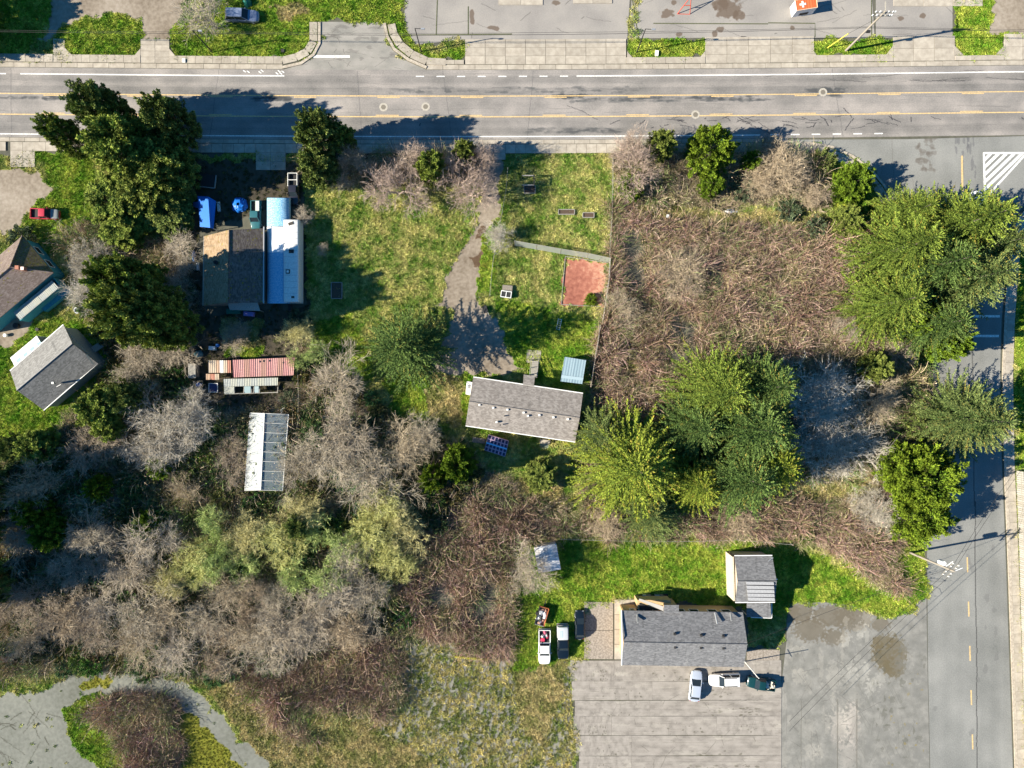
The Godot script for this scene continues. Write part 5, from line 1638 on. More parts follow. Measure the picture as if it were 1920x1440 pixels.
	wire_fence("wire fence along the grass strip east of the gravel drive", [[952, 320], [949, 360], [942, 400], [931, 455], [924, 500], [919, 555]], 1.5, 2.4, M.oldwood, thin_m)
	wire_fence("thin wire fence along the top of the bright lower lawn", [[1052, 1008], [1170, 1011], [1290, 1012], [1380, 1009], [1480, 1018]], 1.3, 3.2, M.oldwood, thin_m)
	wire_fence("wire fence down the east side of the tin shed yard", [[563, 690], [565, 740], [564, 790], [562, 800]], 1.5, 2.2, M.oldwood, thin_m)
	wire_fence("wire fence between garden and bramble field", [[1148, 300], [1147, 380], [1144, 440], [1141, 488]], 1.2, 2.8, M.oldwood, thin_m)
	planks_fence("weathered board fence between the blue shed and the brambles", [[1124, 610], [1118, 650], [1111, 690], [1106, 726]], 1.7, 0.3, [M.wood, M.oldwood])
	planks_fence("pale picket fence beyond the pavement of the side street", [[1905, 882], [1908, 960], [1911, 1040], [1914, 1150], [1917, 1260], [1921, 1380], [1924, 1480]], 1.6, 0.32, [M.oldwood, mottled([0.26, 0.25, 0.23], [0.42, 0.41, 0.38], 1.0, 0.9, 141)])
	# planter boxes and garden oddments
	for q in [[632, 545, 20, 30, "shallow timber planter full of dark soil on the meadow edge"], [1103, 404, 21, 9, "narrow wooden planter box on the upper lawn"], [1062, 398, 30, 9, "nearly buried planter frame beside the narrow planter on the upper lawn"], [993, 356, 21, 14, "low timber bed frame on the lawn by the driveway"]]:
		o = thing("planter", q[4], "planter", up(q[0], q[1], 0))
		part("soil", box_mesh(Vector3(q[2] * S - 0.1, 0.2, q[3] * S - 0.1)), mottled([0.05, 0.035, 0.025], [0.13, 0.09, 0.07], 0.7, 0.95, 142), o, Vector3(0, 0.1, 0))
		for s in [-1.0, 1.0]:
			part("side_board", box_mesh(Vector3(q[2] * S, 0.34, 0.09)), M.oldwood, o, Vector3(0, 0.17, s * q[3] * S * 0.5))
			part("end_board", box_mesh(Vector3(0.09, 0.34, q[3] * S - 0.1)), M.oldwood, o, Vector3(s * q[2] * S * 0.5, 0.17, 0))
	o = thing("swing_frame", "dark timber swing frame with crossing bars on the upper lawn", "frame", up(990, 345, 0))
	for q in [[-1.2, -0.8], [1.2, -0.8], [-1.2, 0.6], [1.2, 0.6]]:
		part("post", box_mesh(Vector3(0.12, 1.6, 0.12)), M.dark, o, Vector3(q[0] * 0.7, 0.8, q[1]))
	for z in [-0.8, 0.6]:
		part("bar", box_mesh(Vector3(1.8, 0.12, 0.14)), M.oldwood, o, Vector3(0, 1.62, z))
	part("bar", box_mesh(Vector3(0.14, 0.12, 1.5)), M.dark, o, Vector3(0.85, 1.74, -0.1))
	o = thing("rabbit_hutch", "white framed hutch with two dark openings on the garden lawn", "hutch", up(949, 553, 0), -0.14)
	part("box", box_mesh(Vector3(1.5, 0.7, 0.9)), M.dark, o, Vector3(0, 0.4, 0))
	for x in [-0.75, 0.0, 0.75]:
		part("frame", box_mesh(Vector3(0.1, 0.08, 0.95)), M.white, o, Vector3(x, 0.79, 0))
	for z in [-0.45, 0.45]:
		part("frame", box_mesh(Vector3(1.6, 0.08, 0.1)), M.white, o, Vector3(0, 0.8, z))
	part("lid", box_mesh(Vector3(1.5, 0.06, 0.9)), M.wood, o, Vector3(0.05, 0.5, -0.95), 0.05)
	o = thing("ladder", "pale ladder lying on the shaded lawn", "ladder", up(1048, 608, 0), -0.2)
	for s in [-1.0, 1.0]:
		part("rail", box_mesh(Vector3(0.06, 0.07, 1.7)), M.white, o, Vector3(s * 0.26, 0.06, 0))
	for i in 6:
		part("rung", box_mesh(Vector3(0.5, 0.05, 0.05)), M.white, o, Vector3(0, 0.06, -0.75 + i * 0.3))
	o = thing("cart", "dark wheelbarrow left on the shaded lawn by the gravel", "cart", up(910, 581, 0), 0.3)
	part("tray", box_mesh(Vector3(0.55, 0.25, 0.9), -0.2), M.dark, o, Vector3(0, 0.5, 0))
	for s in [-1.0, 1.0]:
		pipe(o, "handle", Vector3(s * 0.22, 0.5, 0.3), Vector3(s * 0.3, 0.6, 1.1), 0.025, M.steel)
	b = MB.new()
	b.tube([Vector3(-0.05, 0.18, -0.6), Vector3(0.05, 0.18, -0.6)], 0.18, 0.18, 10)
	part("wheel", b.mesh(), M.dark, o)
	# low edging round the mulch bed
	o = thing("garden_edging", "thin wooden edging around the red mulch bed", "edging")
	for l in [[1060, 481, 1052, 571], [1060, 481, 1139, 493], [1052, 571, 1127, 575]]:
		part("edge_board", wall_quad(up(l[0], l[1], 0), up(l[2], l[3], 0), 0, 0.16, 0.07), M.oldwood, o)
	o = thing("tyre_planter", "round grey tub by the teal house", "tub", up(147, 582, 0))
	b = MB.new()
	var ring := []
	for i in 17:
		ring.append(Vector3(cos(TAU * i / 16.0) * 0.42, 0.3, sin(TAU * i / 16.0) * 0.42))
	b.tube(ring, 0.1, 0.1, 6)
	part("rim", b.mesh(), mat(0.55, 0.57, 0.58), o)
	b = MB.new()
	b.tube([Vector3(0, 0, 0), Vector3(0, 0.27, 0)], 0.4, 0.4, 14)
	part("soil", b.mesh(), mat(0.12, 0.15, 0.1), o)
	# yard clutter: bins, barrels, boards
	var junk := [[465, 7, 1.2, 1.1, 1.2, "green", "dark green tarped bundle behind the slate blue car"], [376, 721, 0.6, 0.9, 0.6, "blue", "blue barrel in the dark corner west of the grey tin shed"], [440, 584, 2.2, 0.6, 0.8, "green", "green crate under the cottage awning"], [468, 589, 1.6, 0.5, 0.7, "violet", "violet and white boxes under the cottage awning"], [407, 493, 0.6, 0.5, 0.5, "dark", "dark bucket on the debris strewn cottage roof edge"], [364, 480, 0.5, 0.5, 1.6, "blue", "blue tarp scrap west of the cottage"], [372, 500, 0.4, 0.3, 1.2, "pale", "pale plank leaning west of the cottage"], [411, 388, 0.4, 0.3, 1.5, "pale", "pale board lying between the blue shelter and tarp heap"], [400, 653, 1.0, 0.6, 0.6, "pale", "pale machine standing north of the tin sheds"], [410, 648, 0.5, 0.5, 0.5, "blue", "small blue bin north of the tin sheds"], [373, 664, 1.3, 0.9, 1.1, "teal", "teal and pink covered stack west of the tin sheds"], [535, 770, 0.9, 0.8, 0.6, "pale", "white tub at the greenhouse's north corner"], [361, 840, 1.1, 0.5, 0.6, "pale", "white basin under the big grey bare tree"], [1394, 70, 0.8, 0.05, 0.3, "dark", "dark drain grate in the northern pavement"], [1231, 101, 0.5, 0.35, 0.8, "pale", "white meter box in the middle grass verge"], [346, 115, 0.5, 0.3, 0.6, "pale", "pale utility lid in the north pavement"], [531, 96, 0.5, 0.25, 0.5, "dark", "dark square cover in the grass by the north street"], [1368, 396, 1.6, 0.3, 0.7, "pale", "white plastic sheet caught in the weeds north of the brambles"], [1251, 406, 0.5, 0.4, 0.6, "pale", "small white bucket at the edge of the bramble field"], [1381, 397, 0.3, 0.2, 0.3, "pale", "scrap of white litter in the weeds"], [498, 934, 2.4, 0.2, 0.3, "rust", "reddish beam lying south of the greenhouse"], [1000, 697, 0.5, 0.4, 0.5, "pale", "white pot near the ramp of the vented house"], [13, 629, 0.5, 0.5, 0.5, "pale", "pale round pot in the shade beside the teal house"], [34, 611, 0.8, 0.6, 0.6, "dark", "dark barbecue between the two western houses"], [73, 618, 0.5, 0.5, 0.5, "dark", "dark pot north of the grey askew house"]]
	var cm := {"green": mat(0.02, 0.16, 0.12, 0.5), "blue": mat(0.03, 0.16, 0.45, 0.5), "violet": mat(0.25, 0.2, 0.5, 0.5), "dark": M.dark, "pale": M.white, "teal": mat(0.1, 0.2, 0.22, 0.6), "rust": M.rustmix[0]}
	for q in junk:
		var words: String = q[6]
		var kind := "crate"
		for w in ["bundle", "barrel", "bucket", "scrap", "plank", "board", "machine", "bin", "stack", "tub", "basin", "grate", "box", "lid", "cover", "sheet", "litter", "beam", "pot", "barbecue"]:
			if (" " + w + " ") in (" " + words + " "):
				kind = w
				break
		b = MB.new()
		if kind in ["barrel", "bucket", "pot", "tub", "bin", "barbecue"]:
			b.tube([Vector3(0, 0, 0), Vector3(0, q[3] * 0.5, 0), Vector3(0, q[3], 0)], q[2] * 0.45, q[2] * 0.52, 14)
		elif kind in ["bundle", "sheet", "stack", "scrap", "litter"]:
			var rows := []
			for i in 6:
				var line := []
				for j in 12:
					var a := TAU * j / 12.0
					var th := PI * 0.5 * i / 5.0
					var w := 1.0 + 0.35 * noise_a.get_noise_2d(i * 70.0 + q[0] * 9.0, j * 55.0)
					line.append(Vector3(cos(a) * cos(th) * q[2] * 0.5 * w, sin(th) * q[3], sin(a) * cos(th) * q[4] * 0.5 * w))
				rows.append(line)
			b.grid(rows, true)
		else:
			b.box(Vector3(0, q[3] * 0.5, 0), Vector3(q[2], q[3], q[4]), Basis(Vector3.UP, rr(-0.1, 0.1)), Color.WHITE, 0.08)
		var one := solo(kind if kind != "lid" else "utility_cover", b.mesh(), cm[q[5]], words, kind)
		one.position = up(q[0], q[1], 0.02) if kind != "bucket" or q[0] > 420 else G(q[0], q[1], 3.6)
	o = thing("window_frame", "white framed glazed hatch on the ground west of the grey tin shed", "cold frame", up(402, 727, 0))
	part("box", box_mesh(Vector3(1.3, 0.4, 1.3)), mat(0.04, 0.05, 0.14, 0.2), o, Vector3(0, 0.2, 0))
	for s in [-1.0, 1.0]:
		part("frame", box_mesh(Vector3(1.4, 0.1, 0.08)), M.white, o, Vector3(0, 0.42, s * 0.65))
		part("frame", box_mesh(Vector3(0.08, 0.1, 1.3)), M.white, o, Vector3(s * 0.65, 0.42, 0))
	# red trestle beside the north yard
	o = thing("sign_stand", "red steel A shaped stand on the yard north of the road", "stand", up(1283, 25, 0))
	for q in [[Vector3(-1.05, 0, 0.1), Vector3(0.4, 2.6, -1.2)], [Vector3(0.85, 0, 0.15), Vector3(0.4, 2.6, -1.2)], [Vector3(-1.05, 0.02, 0.1), Vector3(0.85, 0.02, 0.15)], [Vector3(-0.3, 1.3, -0.5), Vector3(0.62, 1.3, -0.5)]]:
		pipe(o, "leg" if q[0].y < 0.01 else "brace", q[0], q[1], 0.06, mat(0.45, 0.08, 0.05, 0.6))
	# the moss topped log in the weedy lot
	b = MB.new()
	b.tube([up(853, 1230, 0.2), up(888, 1233, 0.22), up(923, 1236, 0.2)], 0.22, 0.2, 8)
	solo("log", b.mesh(), mottled([0.16, 0.17, 0.02], [0.38, 0.33, 0.04], 0.6, 0.95, 143), "straight log coated in yellow moss at the edge of the weedy slabs", "log")

# ---------- trees and plants ----------
var protos := {}
var sizes := {}

func dirv3(az: float, el: float) -> Vector3:
	return Vector3(cos(az) * cos(el), sin(el), sin(az) * cos(el))

func vary(c: Array, d: Array, t: float, k := 0.2) -> Color:
	var f := 1.0 + rr(-k, k)
	return Color(lerpf(c[0], d[0], t) * f, lerpf(c[1], d[1], t) * f, lerpf(c[2], d[2], t) * f)

func blade(b: MB, p: Vector3, d: Vector3, ln: float, w: float, col: Color, roll := 0.0) -> void:
	var s := d.cross(Vector3.UP)
	if s.length() < 0.05:
		s = d.cross(Vector3.RIGHT)
	s = s.normalized().rotated(d, roll) * w * 0.5
	var m := p + d * ln * 0.4
	b.tri(p, m + s, p + d * ln, col)
	b.tri(p, p + d * ln, m - s, col)

# drooping boughs in whorls, each a feathered plume
func spruce(h: float, r: float, lowc: Array, tipc: Array, gold: float, up_: float) -> Array:
	var tr := MB.new()
	tr.tube([Vector3.ZERO, Vector3(0, h * 0.5, 0), Vector3(0, h * 0.97, 0)], h * 0.019, 0.03, 8)
	var b := MB.new()
	var y := h * 0.1
	var az := 0.0
	while y < h * 0.985:
		var t := (y - h * 0.1) / (h * 0.9)
		var ln := r * pow(1.0 - t, 0.75) * (rr(0.58, 1.03) if rr(0, 1) < 0.8 else rr(0.9, 1.15)) + 0.25
		az += 2.399 + rr(-0.35, 0.35)
		var d := dirv3(az, 0.0)
		var sway := Vector3(-d.z, 0, d.x) * rr(-0.22, 0.22)
		var rise := lerpf(-0.18, 0.75, pow(t, 1.3)) + rr(-0.12, 0.12)
		var n := maxi(5, int(ln / 0.2))
		var prev := Vector3(0, y, 0)
		var golden := 1.0 if rr(0, 1) < gold else 0.0
		var tone_ := rr(0.7, 1.3)
		for i in n:
			var s := (i + 1.0) / n
			var p := Vector3(0, y, 0) + (d + sway * s) * ln * s + Vector3.UP * ln * (rise * s - 0.28 * s * s + up_ * s * s * s)
			var fwd := (p - prev).normalized()
			var side := fwd.cross(Vector3.UP).normalized()
			var tl := minf(0.12 * ln, 0.42) * pow(1.0 - s * 0.85, 0.6) * rr(0.5, 1.5) + 0.12
			if s > 0.22:
				for q in 2:
					var sg := 1.0 if q == 0 else -1.0
					var dd := (fwd * rr(0.2, 1.2) + side * sg * rr(0.3, 1.0) + Vector3.UP * rr(-0.6, 0.35)).normalized()
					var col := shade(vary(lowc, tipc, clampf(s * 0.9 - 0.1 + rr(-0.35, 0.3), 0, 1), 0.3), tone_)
					blade(b, prev, dd, tl, 0.13, col, rr(-1.2, 1.2))
					if tl > 0.3 and i % 2 == 0:
						var mp := prev + dd * tl * 0.45
						blade(b, mp, (dd + fwd * 0.8 + Vector3.UP * rr(-0.3, 0.25)).normalized(), tl * 0.55, 0.12, shade(col, rr(0.7, 1.4)), rr(-1, 1))
				var cc := vary(tipc, [0.24, 0.17, 0.035], golden * rr(0.2, 1.0) * s, 0.25)
				blade(b, prev, (fwd + Vector3.UP * rr(0.05, 0.5) + side * rr(-0.3, 0.3)).normalized(), rr(0.2, 0.42), 0.14, shade(cc, lerpf(0.7, 1.25, s)), rr(0, 3))
			prev = p
		y += lerpf(0.021, 0.045, t) * h / 18.0
	return [tr.mesh(), b.mesh()]

# upswept flame shaped sprays crowded over a rounded or pointed envelope
func lobed(h: float, r: float, lobes: int, leaves: int, leaf: float, lowc: Array, tipc: Array, spread := 0.75, low := 0.18, upward := 0.8) -> Array:
	var tr := MB.new()
	var b := MB.new()
	tr.tube([Vector3.ZERO, Vector3(0, h * 0.4, 0), Vector3(0, h * 0.7, 0)], r * 0.07, r * 0.02, 7)
	var ph := rr(0, 50)
	for k in lobes:
		var az := k * 2.399 + rr(-0.4, 0.4)
		var yy := lerpf(low, 0.9, pow((k + 0.5) / lobes, 0.85))
		var env := sqrt(maxf(0.03, 1.0 - pow((yy - 0.36) / 0.62, 2.0)))
		env *= 1.0 + 0.4 * noise_a.get_noise_3d(cos(az) * 40.0 + ph, yy * 90.0, sin(az) * 40.0)
		var c := dirv3(az, 0) * r * spread * env * (rr(0.05, 0.85) if yy > 0.66 and k % 2 == 0 else rr(0.5, 0.9)) + Vector3(0, h * yy, 0)
		var ax := (dirv3(az + rr(-0.5, 0.5), 0) * (0.35 + env * 0.6) + Vector3.UP * upward * rr(0.4, 1.3)).normalized()
		var ln := r * rr(0.3, 0.62)
		var lr := r * rr(0.09, 0.17)
		tr.tube([Vector3(0, minf(c.y, h * 0.75) * 0.7, 0), c], r * 0.014, r * 0.005, 3)
		var ton := rr(0.6, 1.35)
		var e1 := ax.cross(Vector3(0.3, 0.4, 0.9)).normalized()
		var e2 := ax.cross(e1)
		for i in leaves:
			var u := pow(rr(0, 1), 0.8)
			var a := rr(0, TAU)
			var rad := (e1 * cos(a) + e2 * sin(a))
			var p := c + ax * ln * u + rad * lr * sqrt(rr(0.1, 1.0)) * pow(1.02 - u, 0.6) * (1.0 + 0.5 * sin(u * 17.0 + k))
			var d := (ax * rr(0.3, 1.0) + rad * rr(0.3, 1.0) + Vector3(rr(-1, 1), rr(-1, 1), rr(-1, 1)) * 0.35).normalized()
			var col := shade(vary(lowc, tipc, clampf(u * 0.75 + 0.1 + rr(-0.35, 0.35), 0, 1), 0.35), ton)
			blade(b, p, d, leaf * rr(0.6, 1.5), leaf * 0.55, col, rr(-1.5, 1.5))
	return [tr.mesh(), b.mesh()]

# leafless tree: forks and ever finer twigs
func grow(b: MB, tw: MB, p: Vector3, d: Vector3, ln: float, rad: float, level: int, most: int, kids: Array, wide: float, bark: Array, thin: float) -> void:
	var bend := Vector3(rr(-1, 1), rr(-0.2, 0.5), rr(-1, 1)) * 0.13
	var p1 := p + d * ln * 0.5
	var d1 := (d + bend).normalized()
	var p2 := p1 + d1 * ln * 0.5
	var col := vary(bark, bark, 0, 0.2)
	if level >= most:
		blade(tw, p, d, ln * 1.25, thin * rr(0.6, 1.2), shade(col, rr(0.7, 1.35)), rr(0, 3))
		return
	if level >= most - 1:
		tw.tube([p, p2], rad, rad * 0.5, 3, col)
	else:
		b.tube([p, p1, p2], rad, rad * 0.6, 5 if level > 0 else 7, col)
	for k in kids[level]:
		var at := rr(0.35, 1.0) if level > 0 else rr(0.45, 1.0)
		var q := p.lerp(p1, at * 2.0) if at < 0.5 else p1.lerp(p2, at * 2.0 - 1.0)
		var perp := d1.cross(Vector3(rr(-1, 1), rr(-1, 1), rr(-1, 1))).normalized()
		var nd := (d1 * rr(0.5, 1.0) + perp * wide * rr(0.5, 1.1) + Vector3.UP * 0.12).normalized()
		grow(b, tw, q, nd, ln * rr(0.55, 0.85), maxf(rad * 0.5, 0.018), level + 1, most, kids, wide, bark, thin)

func bare(h: float, wide: float, bark: Array, kids: Array, thin: float, trunks := 1) -> Array:
	var b := MB.new()
	var tw := MB.new()
	for t in trunks:
		var a := TAU * t / trunks + rr(-0.4, 0.4)
		var lean := (Vector3.UP + dirv3(a, 0) * (0.0 if trunks == 1 else rr(0.3, 0.75))).normalized()
		grow(b, tw, dirv3(a, 0) * (0.0 if trunks == 1 else 0.15), lean, h * 0.42, h * 0.018, 0, kids.size(), kids, wide, bark, thin)
	return [b.mesh(), tw.mesh()]

# arching canes, thin and continuous, with a few dead leaves
func shoots(n: int, h: float, r: float, cols: Array, leafiness: float, w := 0.03) -> ArrayMesh:
	var b := MB.new()
	for i in n:
		var az := rr(0, TAU)
		var p := dirv3(az, 0) * sqrt(rr(0, 1)) * r * 0.6
		var d := dirv3(az + rr(-1.2, 1.2), rr(0.4, 1.35))
		var ln := h * rr(0.7, 1.6)
		var c: Array = cols[rng.randi() % cols.size()]
		var col := vary(c, c, 0, 0.35)
		var segs := 4
		var roll := rr(0, 3)
		for s in segs:
			var q := p + d * ln / segs
			var sd := d.cross(Vector3.UP).normalized().rotated(d, roll) * w * 0.5 * (1.2 - 0.2 * s)
			b.quad(p - sd, q - sd * 0.85, q + sd * 0.85, p + sd, col)
			if rr(0, 1) < leafiness:
				var lc: Array = cols[rng.randi() % cols.size()]
				blade(b, q, dirv3(rr(0, TAU), rr(-0.5, 0.9)), rr(0.07, 0.15), 0.07, vary(lc, lc, 0, 0.35), rr(0, 3))
			p = q
			d = (d + Vector3(rr(-0.25, 0.25), -0.34, rr(-0.25, 0.25))).normalized()
	return b.mesh()

func make_protos() -> void:
	M.bark = mottled([0.09, 0.075, 0.06], [0.22, 0.19, 0.16], 1.0, 0.95, 150)
	M.barkv = leafy(0.0)
	M.leaf = leafy(0.22)
	M.twig = leafy(0.0)
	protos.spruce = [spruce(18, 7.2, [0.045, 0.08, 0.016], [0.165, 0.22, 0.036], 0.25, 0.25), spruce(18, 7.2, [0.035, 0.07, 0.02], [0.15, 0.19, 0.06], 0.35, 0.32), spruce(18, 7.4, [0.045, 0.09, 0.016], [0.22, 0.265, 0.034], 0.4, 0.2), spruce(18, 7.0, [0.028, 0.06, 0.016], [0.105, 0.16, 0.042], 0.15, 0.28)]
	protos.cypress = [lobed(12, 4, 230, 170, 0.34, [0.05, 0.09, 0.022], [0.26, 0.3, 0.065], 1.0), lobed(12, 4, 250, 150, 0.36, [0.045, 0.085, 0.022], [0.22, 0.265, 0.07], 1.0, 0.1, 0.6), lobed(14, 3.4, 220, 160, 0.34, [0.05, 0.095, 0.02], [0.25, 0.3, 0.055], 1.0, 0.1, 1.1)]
	protos.bright = [lobed(7, 3.2, 210, 150, 0.26, [0.04, 0.09, 0.01], [0.17, 0.25, 0.024], 1.0, 0.08), lobed(7, 3.2, 190, 160, 0.25, [0.045, 0.095, 0.01], [0.19, 0.26, 0.024], 1.0, 0.1, 0.6)]
	protos.shrub = [lobed(2.4, 1.6, 70, 60, 0.2, [0.04, 0.075, 0.018], [0.17, 0.2, 0.055], 1.0, 0.1), lobed(2.2, 1.6, 70, 60, 0.2, [0.03, 0.06, 0.03], [0.13, 0.16, 0.09], 1.0, 0.1)]
	protos.bare = [bare(9, 0.75, [0.42, 0.365, 0.29], [8, 5, 4, 4, 4], 0.036), bare(9, 0.85, [0.45, 0.39, 0.31], [6, 5, 4, 4, 3], 0.036, 2), bare(9, 0.7, [0.38, 0.325, 0.25], [9, 5, 4, 4, 4], 0.036), bare(9, 0.9, [0.4, 0.35, 0.27], [7, 6, 4, 4, 4], 0.034)]
	protos.pinkbare = [bare(8, 0.8, [0.44, 0.345, 0.29], [6, 5, 4, 4, 3], 0.036, 2), bare(8, 0.85, [0.42, 0.335, 0.275], [8, 5, 4, 4, 4], 0.034)]
	protos.pale = [bare(9, 0.85, [0.52, 0.48, 0.41], [6, 5, 4, 4, 3], 0.036, 3), bare(8, 0.85, [0.48, 0.44, 0.37], [6, 5, 4, 4, 3], 0.036, 3)]
	protos.willow = [bare(7, 0.9, [0.5, 0.5, 0.2], [6, 5, 4, 4, 4], 0.06, 3), bare(7, 0.9, [0.38, 0.46, 0.17], [6, 5, 4, 4, 4], 0.06, 2), bare(7, 0.95, [0.5, 0.46, 0.22], [6, 5, 4, 4, 4], 0.055, 3)]
	protos.dim = [bare(9, 0.8, [0.36, 0.3, 0.23], [7, 5, 4, 4, 3], 0.036, 2), bare(9, 0.8, [0.42, 0.35, 0.25], [8, 5, 4, 4, 4], 0.034)]
	protos.tan = [bare(7, 0.85, [0.36, 0.29, 0.21], [7, 5, 4, 4, 4], 0.036, 2), bare(7, 0.9, [0.42, 0.34, 0.24], [7, 5, 4, 4, 3], 0.036, 3)]

func nominal(kind: String, i: int) -> Array:
	var key := kind + str(i)
	if not sizes.has(key):
		var bb: AABB = protos[kind][i][1].get_aabb()
		sizes[key] = [bb.end.y, (bb.size.x + bb.size.z) * 0.25 * (0.97 if kind in ["spruce", "cypress", "bright", "shrub"] else 0.86)]
	return sizes[key]

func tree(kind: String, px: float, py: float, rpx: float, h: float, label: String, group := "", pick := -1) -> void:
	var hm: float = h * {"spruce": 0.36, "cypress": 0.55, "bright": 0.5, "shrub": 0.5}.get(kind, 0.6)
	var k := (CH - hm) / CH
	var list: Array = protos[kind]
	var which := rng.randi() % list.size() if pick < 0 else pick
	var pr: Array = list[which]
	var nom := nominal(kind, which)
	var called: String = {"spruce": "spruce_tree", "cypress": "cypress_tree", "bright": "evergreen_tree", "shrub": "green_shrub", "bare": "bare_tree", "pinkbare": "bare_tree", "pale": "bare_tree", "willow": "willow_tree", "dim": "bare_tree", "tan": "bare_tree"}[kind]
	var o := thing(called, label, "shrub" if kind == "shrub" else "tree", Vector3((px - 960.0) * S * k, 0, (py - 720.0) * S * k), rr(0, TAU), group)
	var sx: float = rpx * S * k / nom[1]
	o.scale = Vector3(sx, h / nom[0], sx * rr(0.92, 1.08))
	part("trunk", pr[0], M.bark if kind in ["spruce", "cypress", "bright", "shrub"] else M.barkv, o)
	part("crown", pr[1], M.leaf if kind in ["spruce", "cypress", "bright", "shrub"] else M.twig, o)

